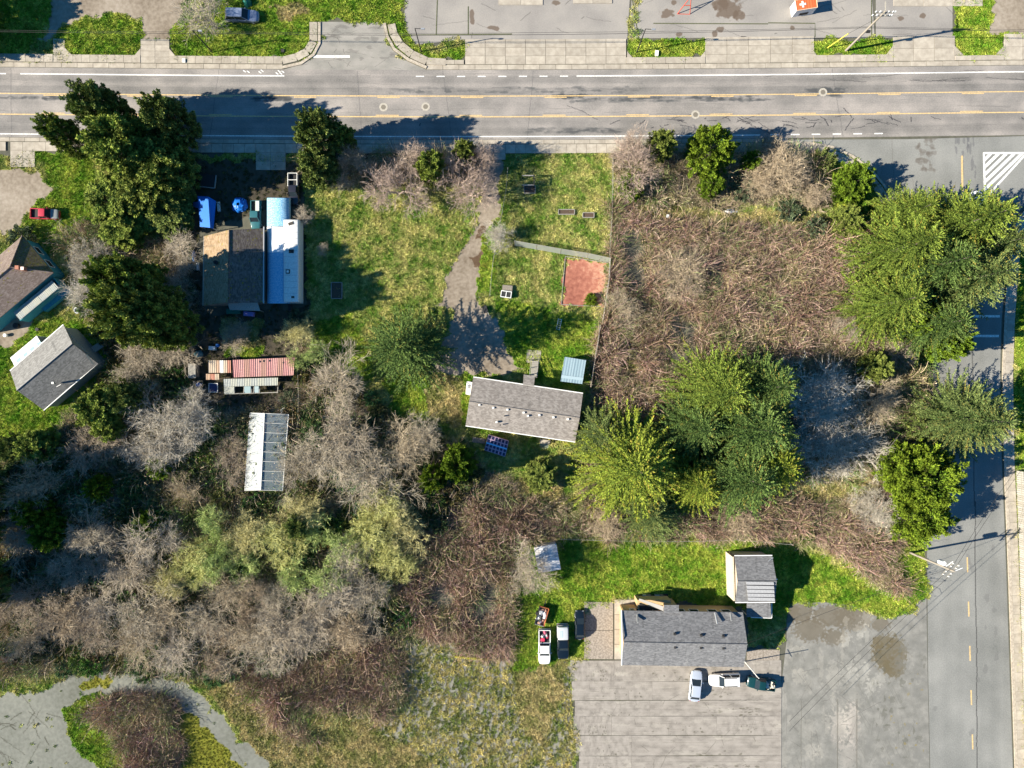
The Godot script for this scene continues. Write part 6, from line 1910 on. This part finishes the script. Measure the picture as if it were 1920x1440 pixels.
func build_trees() -> void:
	make_protos()
	var T := [
		# the big cypresses at the roadside
		["cypress", 190, 205, 48, 13.5, "topmost dark cypress of the roadside clump, reaching over the southern lane"],
		["cypress", 318, 225, 46, 13.5, "tall dark cypress of the roadside clump with a blunt head over the yellow line"],
		["cypress", 122, 255, 34, 12.0, "narrow cypress at the western edge of the roadside clump"],
		["cypress", 235, 275, 66, 14.0, "broad olive crowned cypress in the middle of the roadside clump"],
		["cypress", 305, 310, 66, 11.0, "dark shaded cypress on the shadow side of the roadside clump"],
		["cypress", 215, 380, 58, 6.5, "cypress at the south foot of the roadside clump above the twig thicket"],
		["cypress", 315, 400, 50, 4.0, "dark cypress west of the blue tarp shelter"],
		["cypress", 280, 345, 62, 8.0, "dense cypress between the roadside clump and the blue shelter"],
		["cypress", 232, 430, 46, 5.0, "small dark cypress above the pale twig thicket"],
		["cypress", 600, 255, 50, 13.5, "leafy green cypress overhanging the pavement by the yard's driveway"],
		["cypress", 600, 315, 42, 10.0, "lower leafy cypress rooted at the driveway beside the yard"],
		["cypress", 638, 260, 30, 9.0, "shaded side crown of cypress leaning over the pavement east of the driveway"],
		["cypress", 240, 532, 60, 18.0, "big dark evergreen between the teal house and the cottage"],
		["cypress", 262, 590, 74, 20.0, "spreading dark evergreen west of the cottage yard"],
		["cypress", 210, 560, 40, 9.0, "evergreen with sunlit west edge beside the pale twig thicket"],
		["cypress", 305, 605, 48, 17.0, "yellow green evergreen at the south end of the dark evergreen row"],
		["cypress", 185, 765, 44, 8.0, "evergreen below the grey askew house, with lit west side"],
		["cypress", 235, 745, 38, 7.5, "evergreen between the grey askew house and the big grey bare tree"],
		["cypress", 205, 800, 30, 6.0, "small evergreen at the foot of the big grey bare tree"],
		["bright", 1331, 282, 52, 9.0, "bright green cone shaped evergreen at the kerb of the main road"],
		["bright", 1335, 348, 26, 4.5, "small bright evergreen just below the bright green cone"],
		["bright", 1597, 342, 42, 6.0, "round bright green evergreen on the street corner"],
		["bright", 1410, 302, 22, 4.0, "small bright evergreen between two bare trees at the kerb"],
		["bright", 1183, 352, 28, 4.0, "low bright evergreen at the northwest corner of the thicket"],
		["cypress", 1240, 272, 30, 8.0, "dark evergreen crowded by a pinkish bare tree at the kerb"],
		["cypress", 808, 312, 32, 8.0, "dark green conifer between two bare trees on the meadow's road edge"],
		["cypress", 872, 287, 26, 7.0, "dark evergreen behind the bare trees at the gravel drive"],
		["cypress", 1588, 412, 34, 4.5, "evergreen bush on the bramble field's upper corner"],
		["bright", 812, 895, 30, 8.0, "bright lime sided evergreen in the twiggy wood, lower of two"],
		["bright", 858, 870, 38, 9.0, "bright green evergreen south of the vented house, higher of two"],
		["cypress", 1012, 892, 36, 4.0, "dark round bush on the small lawn below the vented house"],
		["bright", 1730, 900, 72, 11.0, "large bright green evergreen overhanging the side street"],
		["bright", 1725, 965, 62, 9.0, "lower bright evergreen bulging toward the street above the grass point"],
		["bright", 1690, 880, 52, 8.0, "green evergreen below the fan shaped spruce by the street"],
		["bright", 1775, 640, 42, 10.0, "rounded light green evergreen under the spruces at the stop line"],
		["bright", 1720, 600, 40, 10.0, "light green evergreen tucked into the south side of the corner spruces"],
		["cypress", 1640, 690, 34, 7.0, "evergreen bush below the corner spruces beside grey twigs"],
		# spruces
		["spruce", 762, 652, 100, 17.5, "solitary spruce with radiating boughs west of the gravel turnaround", 3],
		["spruce", 1785, 430, 112, 19.0, "corner spruce whose boughs reach over the junction", 0],
		["spruce", 1735, 505, 108, 17.0, "middle spruce of the corner group, hemmed in on every side", 3],
		["spruce", 1695, 405, 74, 12.0, "young spruce at the northern tip of the corner group near the kerb"],
		["spruce", 1680, 470, 108, 16.0, "corner spruce nearest the bramble field", 0],
		["spruce", 1790, 530, 110, 19.0, "corner spruce with fringed boughs over the shaded side street", 1],
		["spruce", 1660, 570, 100, 14.0, "lower west spruce of the corner group, grey green at its edge", 0],
		["spruce", 1740, 610, 92, 14.0, "southern spruce of the corner group above the stop line", 3],
		["spruce", 1345, 735, 108, 15.0, "pale tipped spruce at the edge of the bramble field", 0],
		["spruce", 1395, 800, 118, 20.0, "tall dark spruce in the middle of the spruce stand", 3],
		["spruce", 1380, 890, 106, 18.0, "dark shaded spruce at the south of the spruce stand", 3],
		["spruce", 1300, 800, 96, 13.0, "spruce in the gap behind the yellow green spruce", 3],
		["spruce", 1182, 872, 134, 16.0, "yellow green spruce with bare starburst boughs beside the vented house", 2],
		["spruce", 1125, 815, 74, 9.0, "young spruce touching the east end of the vented house"],
		["spruce", 1215, 960, 78, 9.0, "yellowish young spruce at the top of the bright lower lawn"],
		["spruce", 1425, 725, 84, 17.0, "grey green spruce at the northeast of the spruce stand"],
		["spruce", 1435, 865, 84, 16.0, "shaded spruce on the east edge of the spruce stand"],
		["spruce", 1300, 905, 84, 12.0, "spruce between the yellow green spruce and the shaded one"],
		["spruce", 1835, 470, 84, 17.0, "easternmost spruce of the corner group, fringing the kerb", 1],
		["spruce", 1805, 785, 110, 16.0, "fan shaped spruce with orange tipped boughs leaning over the street", 1],
		# leafless trees
		["pinkbare", 738, 345, 66, 8.0, "pinkish bare tree with forked limbs on the meadow's road edge"],
		["pinkbare", 775, 310, 44, 7.0, "slim pinkish bare tree beside the dark conifer by the meadow"],
		["pinkbare", 872, 345, 66, 9.0, "spreading bare tree over the top of the gravel drive"],
		["pinkbare", 905, 300, 40, 8.0, "pinkish bare tree standing at the pavement by the gravel drive"],
		["pale", 936, 438, 34, 5.0, "small white limbed bare tree beside the gravel drive"],
		["bare", 658, 300, 36, 8.0, "grey twigged tree beside the leafy cypress"],
		["bare", 645, 335, 30, 6.0, "grey bare tree at the corner of the meadow"],
		["pinkbare", 1195, 300, 58, 9.0, "pinkish starburst bare tree at the kerb by the garden corner"],
		["pinkbare", 1196, 258, 26, 10.0, "thin pinkish sapling reaching over the pavement"],
		["tan", 1470, 310, 62, 7.0, "tawny bare tree between the bright cone and the street corner"],
		["tan", 1425, 335, 40, 5.0, "straw coloured bare tree west of the tawny one"],
		["tan", 1510, 350, 44, 5.0, "brownish bare tree by the street corner bank"],
		["tan", 1275, 515, 62, 4.0, "greyish bare tree alone in the middle of the bramble field"],
		["dim", 1160, 575, 42, 4.0, "grey bare shrub spilling over the garden fence"],
		["bare", 628, 725, 62, 7.0, "fan shaped grey bare tree between the sheds and the spruce"],
		["pale", 150, 545, 52, 6.0, "chalky white bare thicket tree beside the teal house, lower of two"],
		["pale", 165, 480, 48, 6.0, "chalky white bare thicket tree east of the teal house, upper of two"],
		["bare", 330, 470, 40, 4.5, "grey bare tree west of the cottage"],
		["bare", 315, 545, 42, 5.0, "dull bare tree in the evergreens west of the cottage"],
		["bare", 265, 660, 52, 5.0, "brown grey bare tree south of the dark evergreens"],
		["bare", 320, 650, 48, 5.0, "grey bare tree at the top of the tin shed yard"],
		["bare", 250, 700, 40, 4.0, "low tangled bare tree beside the grey askew house"],
		["pale", 305, 800, 78, 8.0, "big grey bare tree with a broad twig crown west of the greenhouse"],
		["pale", 350, 775, 52, 8.0, "grey bare tree merging with the broad twig crown by the tin sheds"],
		["pale", 275, 845, 56, 7.0, "grey bare tree on the lower side of the broad twig crown"],
		["dim", 160, 850, 58, 6.0, "dark bare tree in the shade of the western wood"],
		["dim", 55, 905, 64, 9.0, "bare tree on the western edge in deep shade"],
		["dim", 350, 915, 34, 4.0, "tawny bare bush south of the big grey tree"],
		["bare", 595, 840, 72, 8.0, "domed grey bare tree right of the greenhouse"],
		["bare", 565, 880, 52, 7.0, "grey bare tree leaning on the greenhouse corner"],
		["bare", 655, 815, 66, 8.0, "dusky bare tree in the twiggy wood below the fan shaped tree"],
		["bare", 705, 885, 70, 8.0, "grey bare tree with white trunk lines in the twiggy wood"],
		["dim", 755, 830, 62, 6.0, "dusky bare tree in the twiggy wood near the vented house"],
		["bare", 800, 830, 48, 6.0, "grey green bare tree above the bright evergreen pair"],
		["willow", 715, 960, 56, 8.0, "pale green mossy willow in the centre of the wood"],
		["willow", 690, 1020, 58, 8.0, "yellow green mossy willow below the centre of the wood"],
		["willow", 625, 1010, 56, 7.0, "yellow green willow left of the mossy pair"],
		["willow", 560, 970, 50, 6.0, "green mossed willow south of the greenhouse"],
		["willow", 520, 1020, 58, 7.0, "olive willow south of the greenhouse lawn"],
		["willow", 460, 1010, 50, 6.0, "tawny willow at the edge of the greenhouse clearing"],
		["willow", 395, 1000, 46, 7.0, "green mossed willow southwest of the greenhouse"],
		["willow", 355, 1060, 52, 6.0, "bright green mossed willow in the western wood"],
		["willow", 310, 1100, 42, 5.0, "vivid green willow bush above the curved path"],
		["willow", 420, 1070, 52, 6.0, "yellow green willow left of the long bare thicket"],
		["willow", 590, 1080, 58, 7.0, "pale olive willow in the lower wood"],
		["willow", 760, 990, 52, 7.0, "pale willow at the eastern rim of the wood"],
		["willow", 735, 1060, 48, 6.0, "olive willow at the rim of the red bramble field"],
		["bare", 985, 1065, 48, 8.0, "white limbed bare tree overhanging the rusty tin shed"],
		["bare", 988, 1100, 32, 6.0, "white limbed bare tree below the rusty tin shed"],
		["tan", 1140, 985, 40, 5.0, "straw bare shrub tree above the bright lower lawn"],
		["pale", 1560, 745, 98, 7.5, "bare tree in the blue shade east of the spruce stand, upper of two"],
		["pale", 1575, 838, 96, 7.5, "bare tree in the blue shade east of the spruce stand, lower of two"],
		["dim", 1650, 745, 50, 7.0, "half lit bare tree between the shade and the corner spruces"],
		["pale", 1655, 975, 42, 4.5, "white bare bush leaning below the bright street evergreen"],
		["pale", 1625, 940, 34, 4.0, "pale bare bush above the brown bank"],
		["bare", 1690, 665, 36, 5.0, "grey bare bush under the south edge of the corner spruces"],
		["bare", 1595, 610, 30, 4.0, "grey twig bush on the west edge of the corner spruces"],
		["tan", 1395, 975, 44, 4.0, "straw coloured bare bush south of the spruce stand"],
		["bare", 385, 30, 50, 6.0, "grey bare tree over the grass beside the slate blue car"],
		["dim", 440, 640, 34, 3.0, "tan bare bush north of the red tin shed"],
		["willow", 555, 625, 34, 5.0, "green mossed tree south of the trailer"],
		["willow", 575, 665, 34, 5.0, "olive tree between the red tin shed and the spruce"],
		["bare", 572, 405, 22, 3.0, "little pinkish bare bush at the trailer's north end"],
		["bare", 602, 465, 14, 2.5, "little grey bush in the trailer's shadow"],
		["dim", 425, 850, 36, 4.0, "dull bare bush left of the greenhouse"],
		["dim", 435, 890, 34, 4.0, "tan bare bush by the greenhouse wall"],
		["bright", 65, 955, 34, 8.0, "green evergreen in deep shade at the western edge"],
		["bright", 95, 1000, 36, 7.0, "green evergreen in the shaded wood, lit on one side"],
		["bright", 185, 915, 26, 6.0, "small evergreen standing in the shaded hollow"],
		["bright", 275, 985, 30, 5.0, "yellow rimmed evergreen bush in the western wood"],
		["bright", 300, 875, 28, 4.0, "green bush at the foot of the big grey bare tree"],
		["cypress", 560, 985, 28, 6.0, "dark green conifer south of the greenhouse clearing"],
		["cypress", 70, 840, 38, 6.0, "shaded green bush south of the grey askew house"],
		["cypress", 25, 840, 30, 6.0, "dark green bush at the western edge below the grey house"],
		["bright", 1108, 561, 14, 1.6, "small green bush planted in the red mulch bed"],
		["shrub", 1545, 300, 26, 2.5, "green shrub on the corner bank above the round evergreen"],
		["shrub", 1395, 350, 28, 2.5, "olive shrub below the small kerb evergreen"],
		["shrub", 1480, 395, 24, 2.0, "olive shrub in the strip above the brambles"],
		["shrub", 1530, 425, 22, 2.0, "grey green shrub on the upper rim of the brambles"],
		["shrub", 560, 600, 24, 2.6, "green shrub behind the trailer steps"],
		["shrub", 455, 800, 24, 2.0, "green bushes north of the greenhouse"],
		["shrub", 545, 752, 22, 1.6, "yellow green bush in the tin shed yard"],
		["shrub", 1510, 1000, 24, 1.6, "yellow flowered shrub in the brown bank"],
		["shrub", 40, 445, 26, 2.4, "dark shrub at the peak of the teal house"],
		["shrub", 1720, 800, 30, 4.0, "dark understorey shrub between shade and the fan spruce"],
	]
	for t in T:
		var nm: String = "trees of the wood" if t[0] in ["willow", "dim"] else "spruces" if t[0] == "spruce" else "evergreens" if t[0] in ["cypress", "bright"] else "shrubs" if t[0] == "shrub" else "bare trees"
		tree(t[0], t[1], t[2], t[3], t[4], t[5], nm, t[6] if t.size() > 6 else -1)
	# the close thicket of bare trees in the southwest, one like the next
	rng.seed = 77
	var thicket := [[30, 1010], [110, 1080], [60, 1120], [170, 1050], [240, 1070], [190, 1120], [110, 1170], [170, 1190], [250, 1150], [240, 1210], [310, 1180], [330, 1225], [380, 1150], [400, 1210], [460, 1130], [470, 1190], [520, 1110], [540, 1170], [590, 1150], [640, 1110], [660, 1060], [500, 1240], [570, 1220], [650, 1170], [700, 1120], [290, 1040], [40, 1200], [10, 1130], [140, 1000], [430, 1110]]
	for p in thicket:
		tree(["bare", "dim", "tan", "bare"][rng.randi() % 4], p[0] + rr(-12, 12), p[1] + rr(-12, 12), rr(44, 62), rr(5.0, 7.5), "grey bare tree crowded among others above the curved path", "thicket above the curved path")
	# tall trees just past the western edge, whose shade falls into view
	for p in [[-70, 930, 62, 17], [-90, 1010, 60, 18], [-60, 1110, 56, 15], [-72, 62, 40, 7.5], [-60, 15, 44, 8], [-90, 1270, 50, 13]]:
		tree("cypress" if p[3] != 13 else "bare", p[0], p[1], p[2], p[3], "tall tree beyond the western edge of the wood", "trees past the western edge")

# ---------- low growth ----------
func grass_mesh(n: int, h: float, r: float) -> ArrayMesh:
	var b := MB.new()
	for i in n:
		var az := rr(0, TAU)
		var p := dirv3(az, 0) * sqrt(rr(0, 1)) * r
		var k := rr(0.6, 1.25)
		blade(b, p, dirv3(rr(0, TAU), rr(0.1, 0.9)), h * rr(0.5, 1.2), 0.06, Color(k, k, k * 0.9), rr(0, 3))
	return b.mesh()

func build_low() -> void:
	rng.seed = 5
	var tufts := [grass_mesh(26, 0.19, 0.19), grass_mesh(26, 0.3, 0.19)]
	var gm := leafy(0.3)
	var tr := [[], [], [], []]
	var co := [[], [], [], []]
	var step := 3.3
	var y := -60.0
	while y < 1500.0:
		var x := -60.0
		while x < 1980.0:
			var px := x + rr(-2.2, 2.2)
			var py := y + rr(-2.2, 2.2)
			x += step
			var c := cover_at(px, py)
			if c > 12 or c == 11 or c == 3 or c == 10 or c == 7:
				continue
			var n1 := noise_a.get_noise_2d(px * 1.1, py * 1.1)
			var n2 := noise_a.get_noise_2d(px * 5.0 + 900.0, py * 5.0)
			var v := clampf(0.46 + n1 * 1.0 + n2 * 0.5 + rr(-0.25, 0.25), 0, 1)
			var keep := 1.0
			var a := Color(0.13, 0.27, 0.03)
			var e := Color(0.6, 0.55, 0.22)
			var size := rr(0.8, 1.3)
			if c == 1:
				a = Color(0.11, 0.26, 0.018)
				e = Color(0.45, 0.5, 0.09)
			elif c == 12:
				a = Color(0.2, 0.23, 0.06)
				e = Color(0.58, 0.47, 0.24)
			elif c == 9:
				a = Color(0.12, 0.16, 0.02)
				e = Color(0.32, 0.29, 0.05)
				size = rr(0.4, 0.7)
			elif c == 2:
				keep = 0.5
				a = Color(0.04, 0.06, 0.02)
				e = Color(0.17, 0.15, 0.07)
			elif c == 4:
				keep = 0.25
				a = Color(0.04, 0.045, 0.02)
				e = Color(0.13, 0.1, 0.05)
			elif c == 5:
				keep = 0.18
				a = Color(0.04, 0.06, 0.02)
				e = Color(0.12, 0.12, 0.05)
			elif c == 8:
				keep = 0.008
			elif c == 6:
				# tufts follow the joints of the broken paving, which run down the slope
				var lane := noise_a.get_noise_2d(px * 7.5 + py * 1.6, py * 0.7 + 300.0)
				keep = 0.95 if lane > -0.2 or px < 720.0 else 0.12
				a = Color(0.17, 0.23, 0.045)
				e = Color(0.58, 0.49, 0.2)
			if n2 < -0.3 and rr(0, 1) < 0.5:
				continue
			if rr(0, 1) > keep:
				continue
			var k := (0 if n2 < 0.1 else 1) + (2 if c in [2, 4, 5, 6, 12] else 0)
			tr[k].append(Transform3D(Basis(Vector3.UP, rr(0, TAU)).scaled(Vector3(size, size * rr(0.7, 1.3), size)), up(px, py, 0.0)))
			co[k].append(shade(a.lerp(e, v), rr(0.5, 1.45)))
		y += step
	for k in 4:
		stuff("grass" if k < 2 else "rough_grass", "mixed green and straw coloured grass over the lawns and verges" if k < 2 else "sparse straw coloured grass in the woods and between broken slabs", "grass", tufts[k % 2], gm, tr[k], co[k])
	# bramble canes
	var reds := [[0.37, 0.25, 0.205], [0.44, 0.315, 0.265], [0.25, 0.165, 0.15], [0.5, 0.39, 0.32], [0.37, 0.215, 0.17], [0.24, 0.25, 0.1], [0.34, 0.25, 0.25], [0.3, 0.28, 0.15]]
	var tans := [[0.419, 0.344, 0.254], [0.568, 0.478, 0.359], [0.299, 0.239, 0.179], [0.404, 0.374, 0.179], [0.254, 0.284, 0.12]]
	var clumps := [shoots(64, 1.3, 1.1, reds, 0.35, 0.026), shoots(60, 1.2, 1.1, tans, 0.35, 0.026)]
	var bt := [[], []]
	var bc := [[], []]
	y = -20.0
	while y < 1480.0:
		var x := -40.0
		while x < 1960.0:
			var px := x + rr(-4, 4)
			var py := y + rr(-4, 4)
			x += 6.5
			var c := cover_at(px, py)
			if c != 4 and c != 2:
				continue
			var n := noise_a.get_noise_2d(px * 2.2, py * 2.2)
			var m2 := noise_a.get_noise_2d(px * 0.5 + 400.0, py * 0.5)
			if c == 2 and rr(0, 1) > 0.68:
				continue
			if c == 4 and (n < -0.12 and rr(0, 1) < 0.7):
				continue
			var s := (0.75 + 1.1 * maxf(0.0, n)) * rr(0.6, 1.25)
			var k := 0 if c == 4 and m2 > -0.25 else 1
			bt[k].append(Transform3D(Basis(Vector3.UP, rr(0, TAU)).scaled(Vector3(s, s * maxf(0.35, 1.0 + 2.4 * n), s)), up(px, py, 0.0)))
			var g := rr(0.6, 1.45)
			bc[k].append(Color(g, g * rr(0.9, 1.0), g * rr(0.85, 1.05)) if rr(0, 1) < 0.88 else Color(g * 0.55, g * 0.95, g * 0.45))
		y += 6.5
	stuff("brambles", "reddish brown leafless brambles filling the vacant field", "brambles", clumps[0], M.twig, bt[0], bc[0])
	stuff("undergrowth", "tan and olive undergrowth of twigs beneath the bare trees", "undergrowth", clumps[1], M.twig, bt[1], bc[1])
	# leafy scrub between the bare trees
	var st := []
	var sc := []
	for i in 1100:
		var px := rr(-20, 900)
		var py := rr(560, 1270)
		if cover_at(px, py) != 2:
			continue
		var s := rr(0.3, 1.0)
		st.append(Transform3D(Basis(Vector3.UP, rr(0, TAU)).scaled(Vector3(s, s, s)), up(px, py, 0)))
		sc.append(Color(rr(0.7, 1.6), rr(0.8, 1.5), rr(0.5, 1.0)))
	stuff("scrub", "low leafy scrub scattered through the bare wood", "scrub", protos.shrub[1][1], M.leaf, st, sc)

func _ready() -> void:
	rng.seed = 20
	noise_a.seed = 3
	noise_a.frequency = 0.02
	noise_a.fractal_octaves = 3
	var cam := Camera3D.new()
	cam.name = "camera"
	cam.fov = 56.74
	cam.far = 4000.0
	cam.position = Vector3(0, CH, 0)
	cam.rotation = Vector3(-PI / 2, 0, 0)
	add_child(cam)
	cam.current = true
	var we := WorldEnvironment.new()
	we.name = "environment"
	var env := Environment.new()
	env.background_mode = Environment.BG_SKY
	var sm := ProceduralSkyMaterial.new()
	sm.sky_top_color = Color(0.15, 0.36, 0.55)
	sm.sky_horizon_color = Color(0.43, 0.56, 0.69)
	sm.sky_curve = 0.12
	sm.ground_bottom_color = Color(0.2, 0.2, 0.16)
	sm.ground_horizon_color = Color(0.42, 0.5, 0.56)
	var sky := Sky.new()
	sky.sky_material = sm
	env.sky = sky
	env.background_energy_multiplier = 0.74
	env.tonemap_mode = Environment.TONE_MAPPER_LINEAR
	env.tonemap_exposure = 2.5
	env.sdfgi_enabled = true
	env.ssao_enabled = true
	env.ssil_enabled = true
	we.environment = env
	add_child(we)
	var sun := DirectionalLight3D.new()
	sun.name = "sun"
	var el := deg_to_rad(32.5)
	var az := deg_to_rad(10.5)
	var d := Vector3(cos(el) * cos(az), -sin(el), -cos(el) * sin(az))
	sun.look_at_from_position(Vector3.ZERO, d, Vector3.UP)
	sun.light_energy = 1.6
	sun.light_color = Color(1.0, 0.96, 0.88)
	sun.light_angular_distance = 0.5
	sun.shadow_enabled = true
	add_child(sun)
	build_ground()
	build_roads()
	build_buildings()
	build_vehicles()
	build_small()
	build_trees()
	build_low()
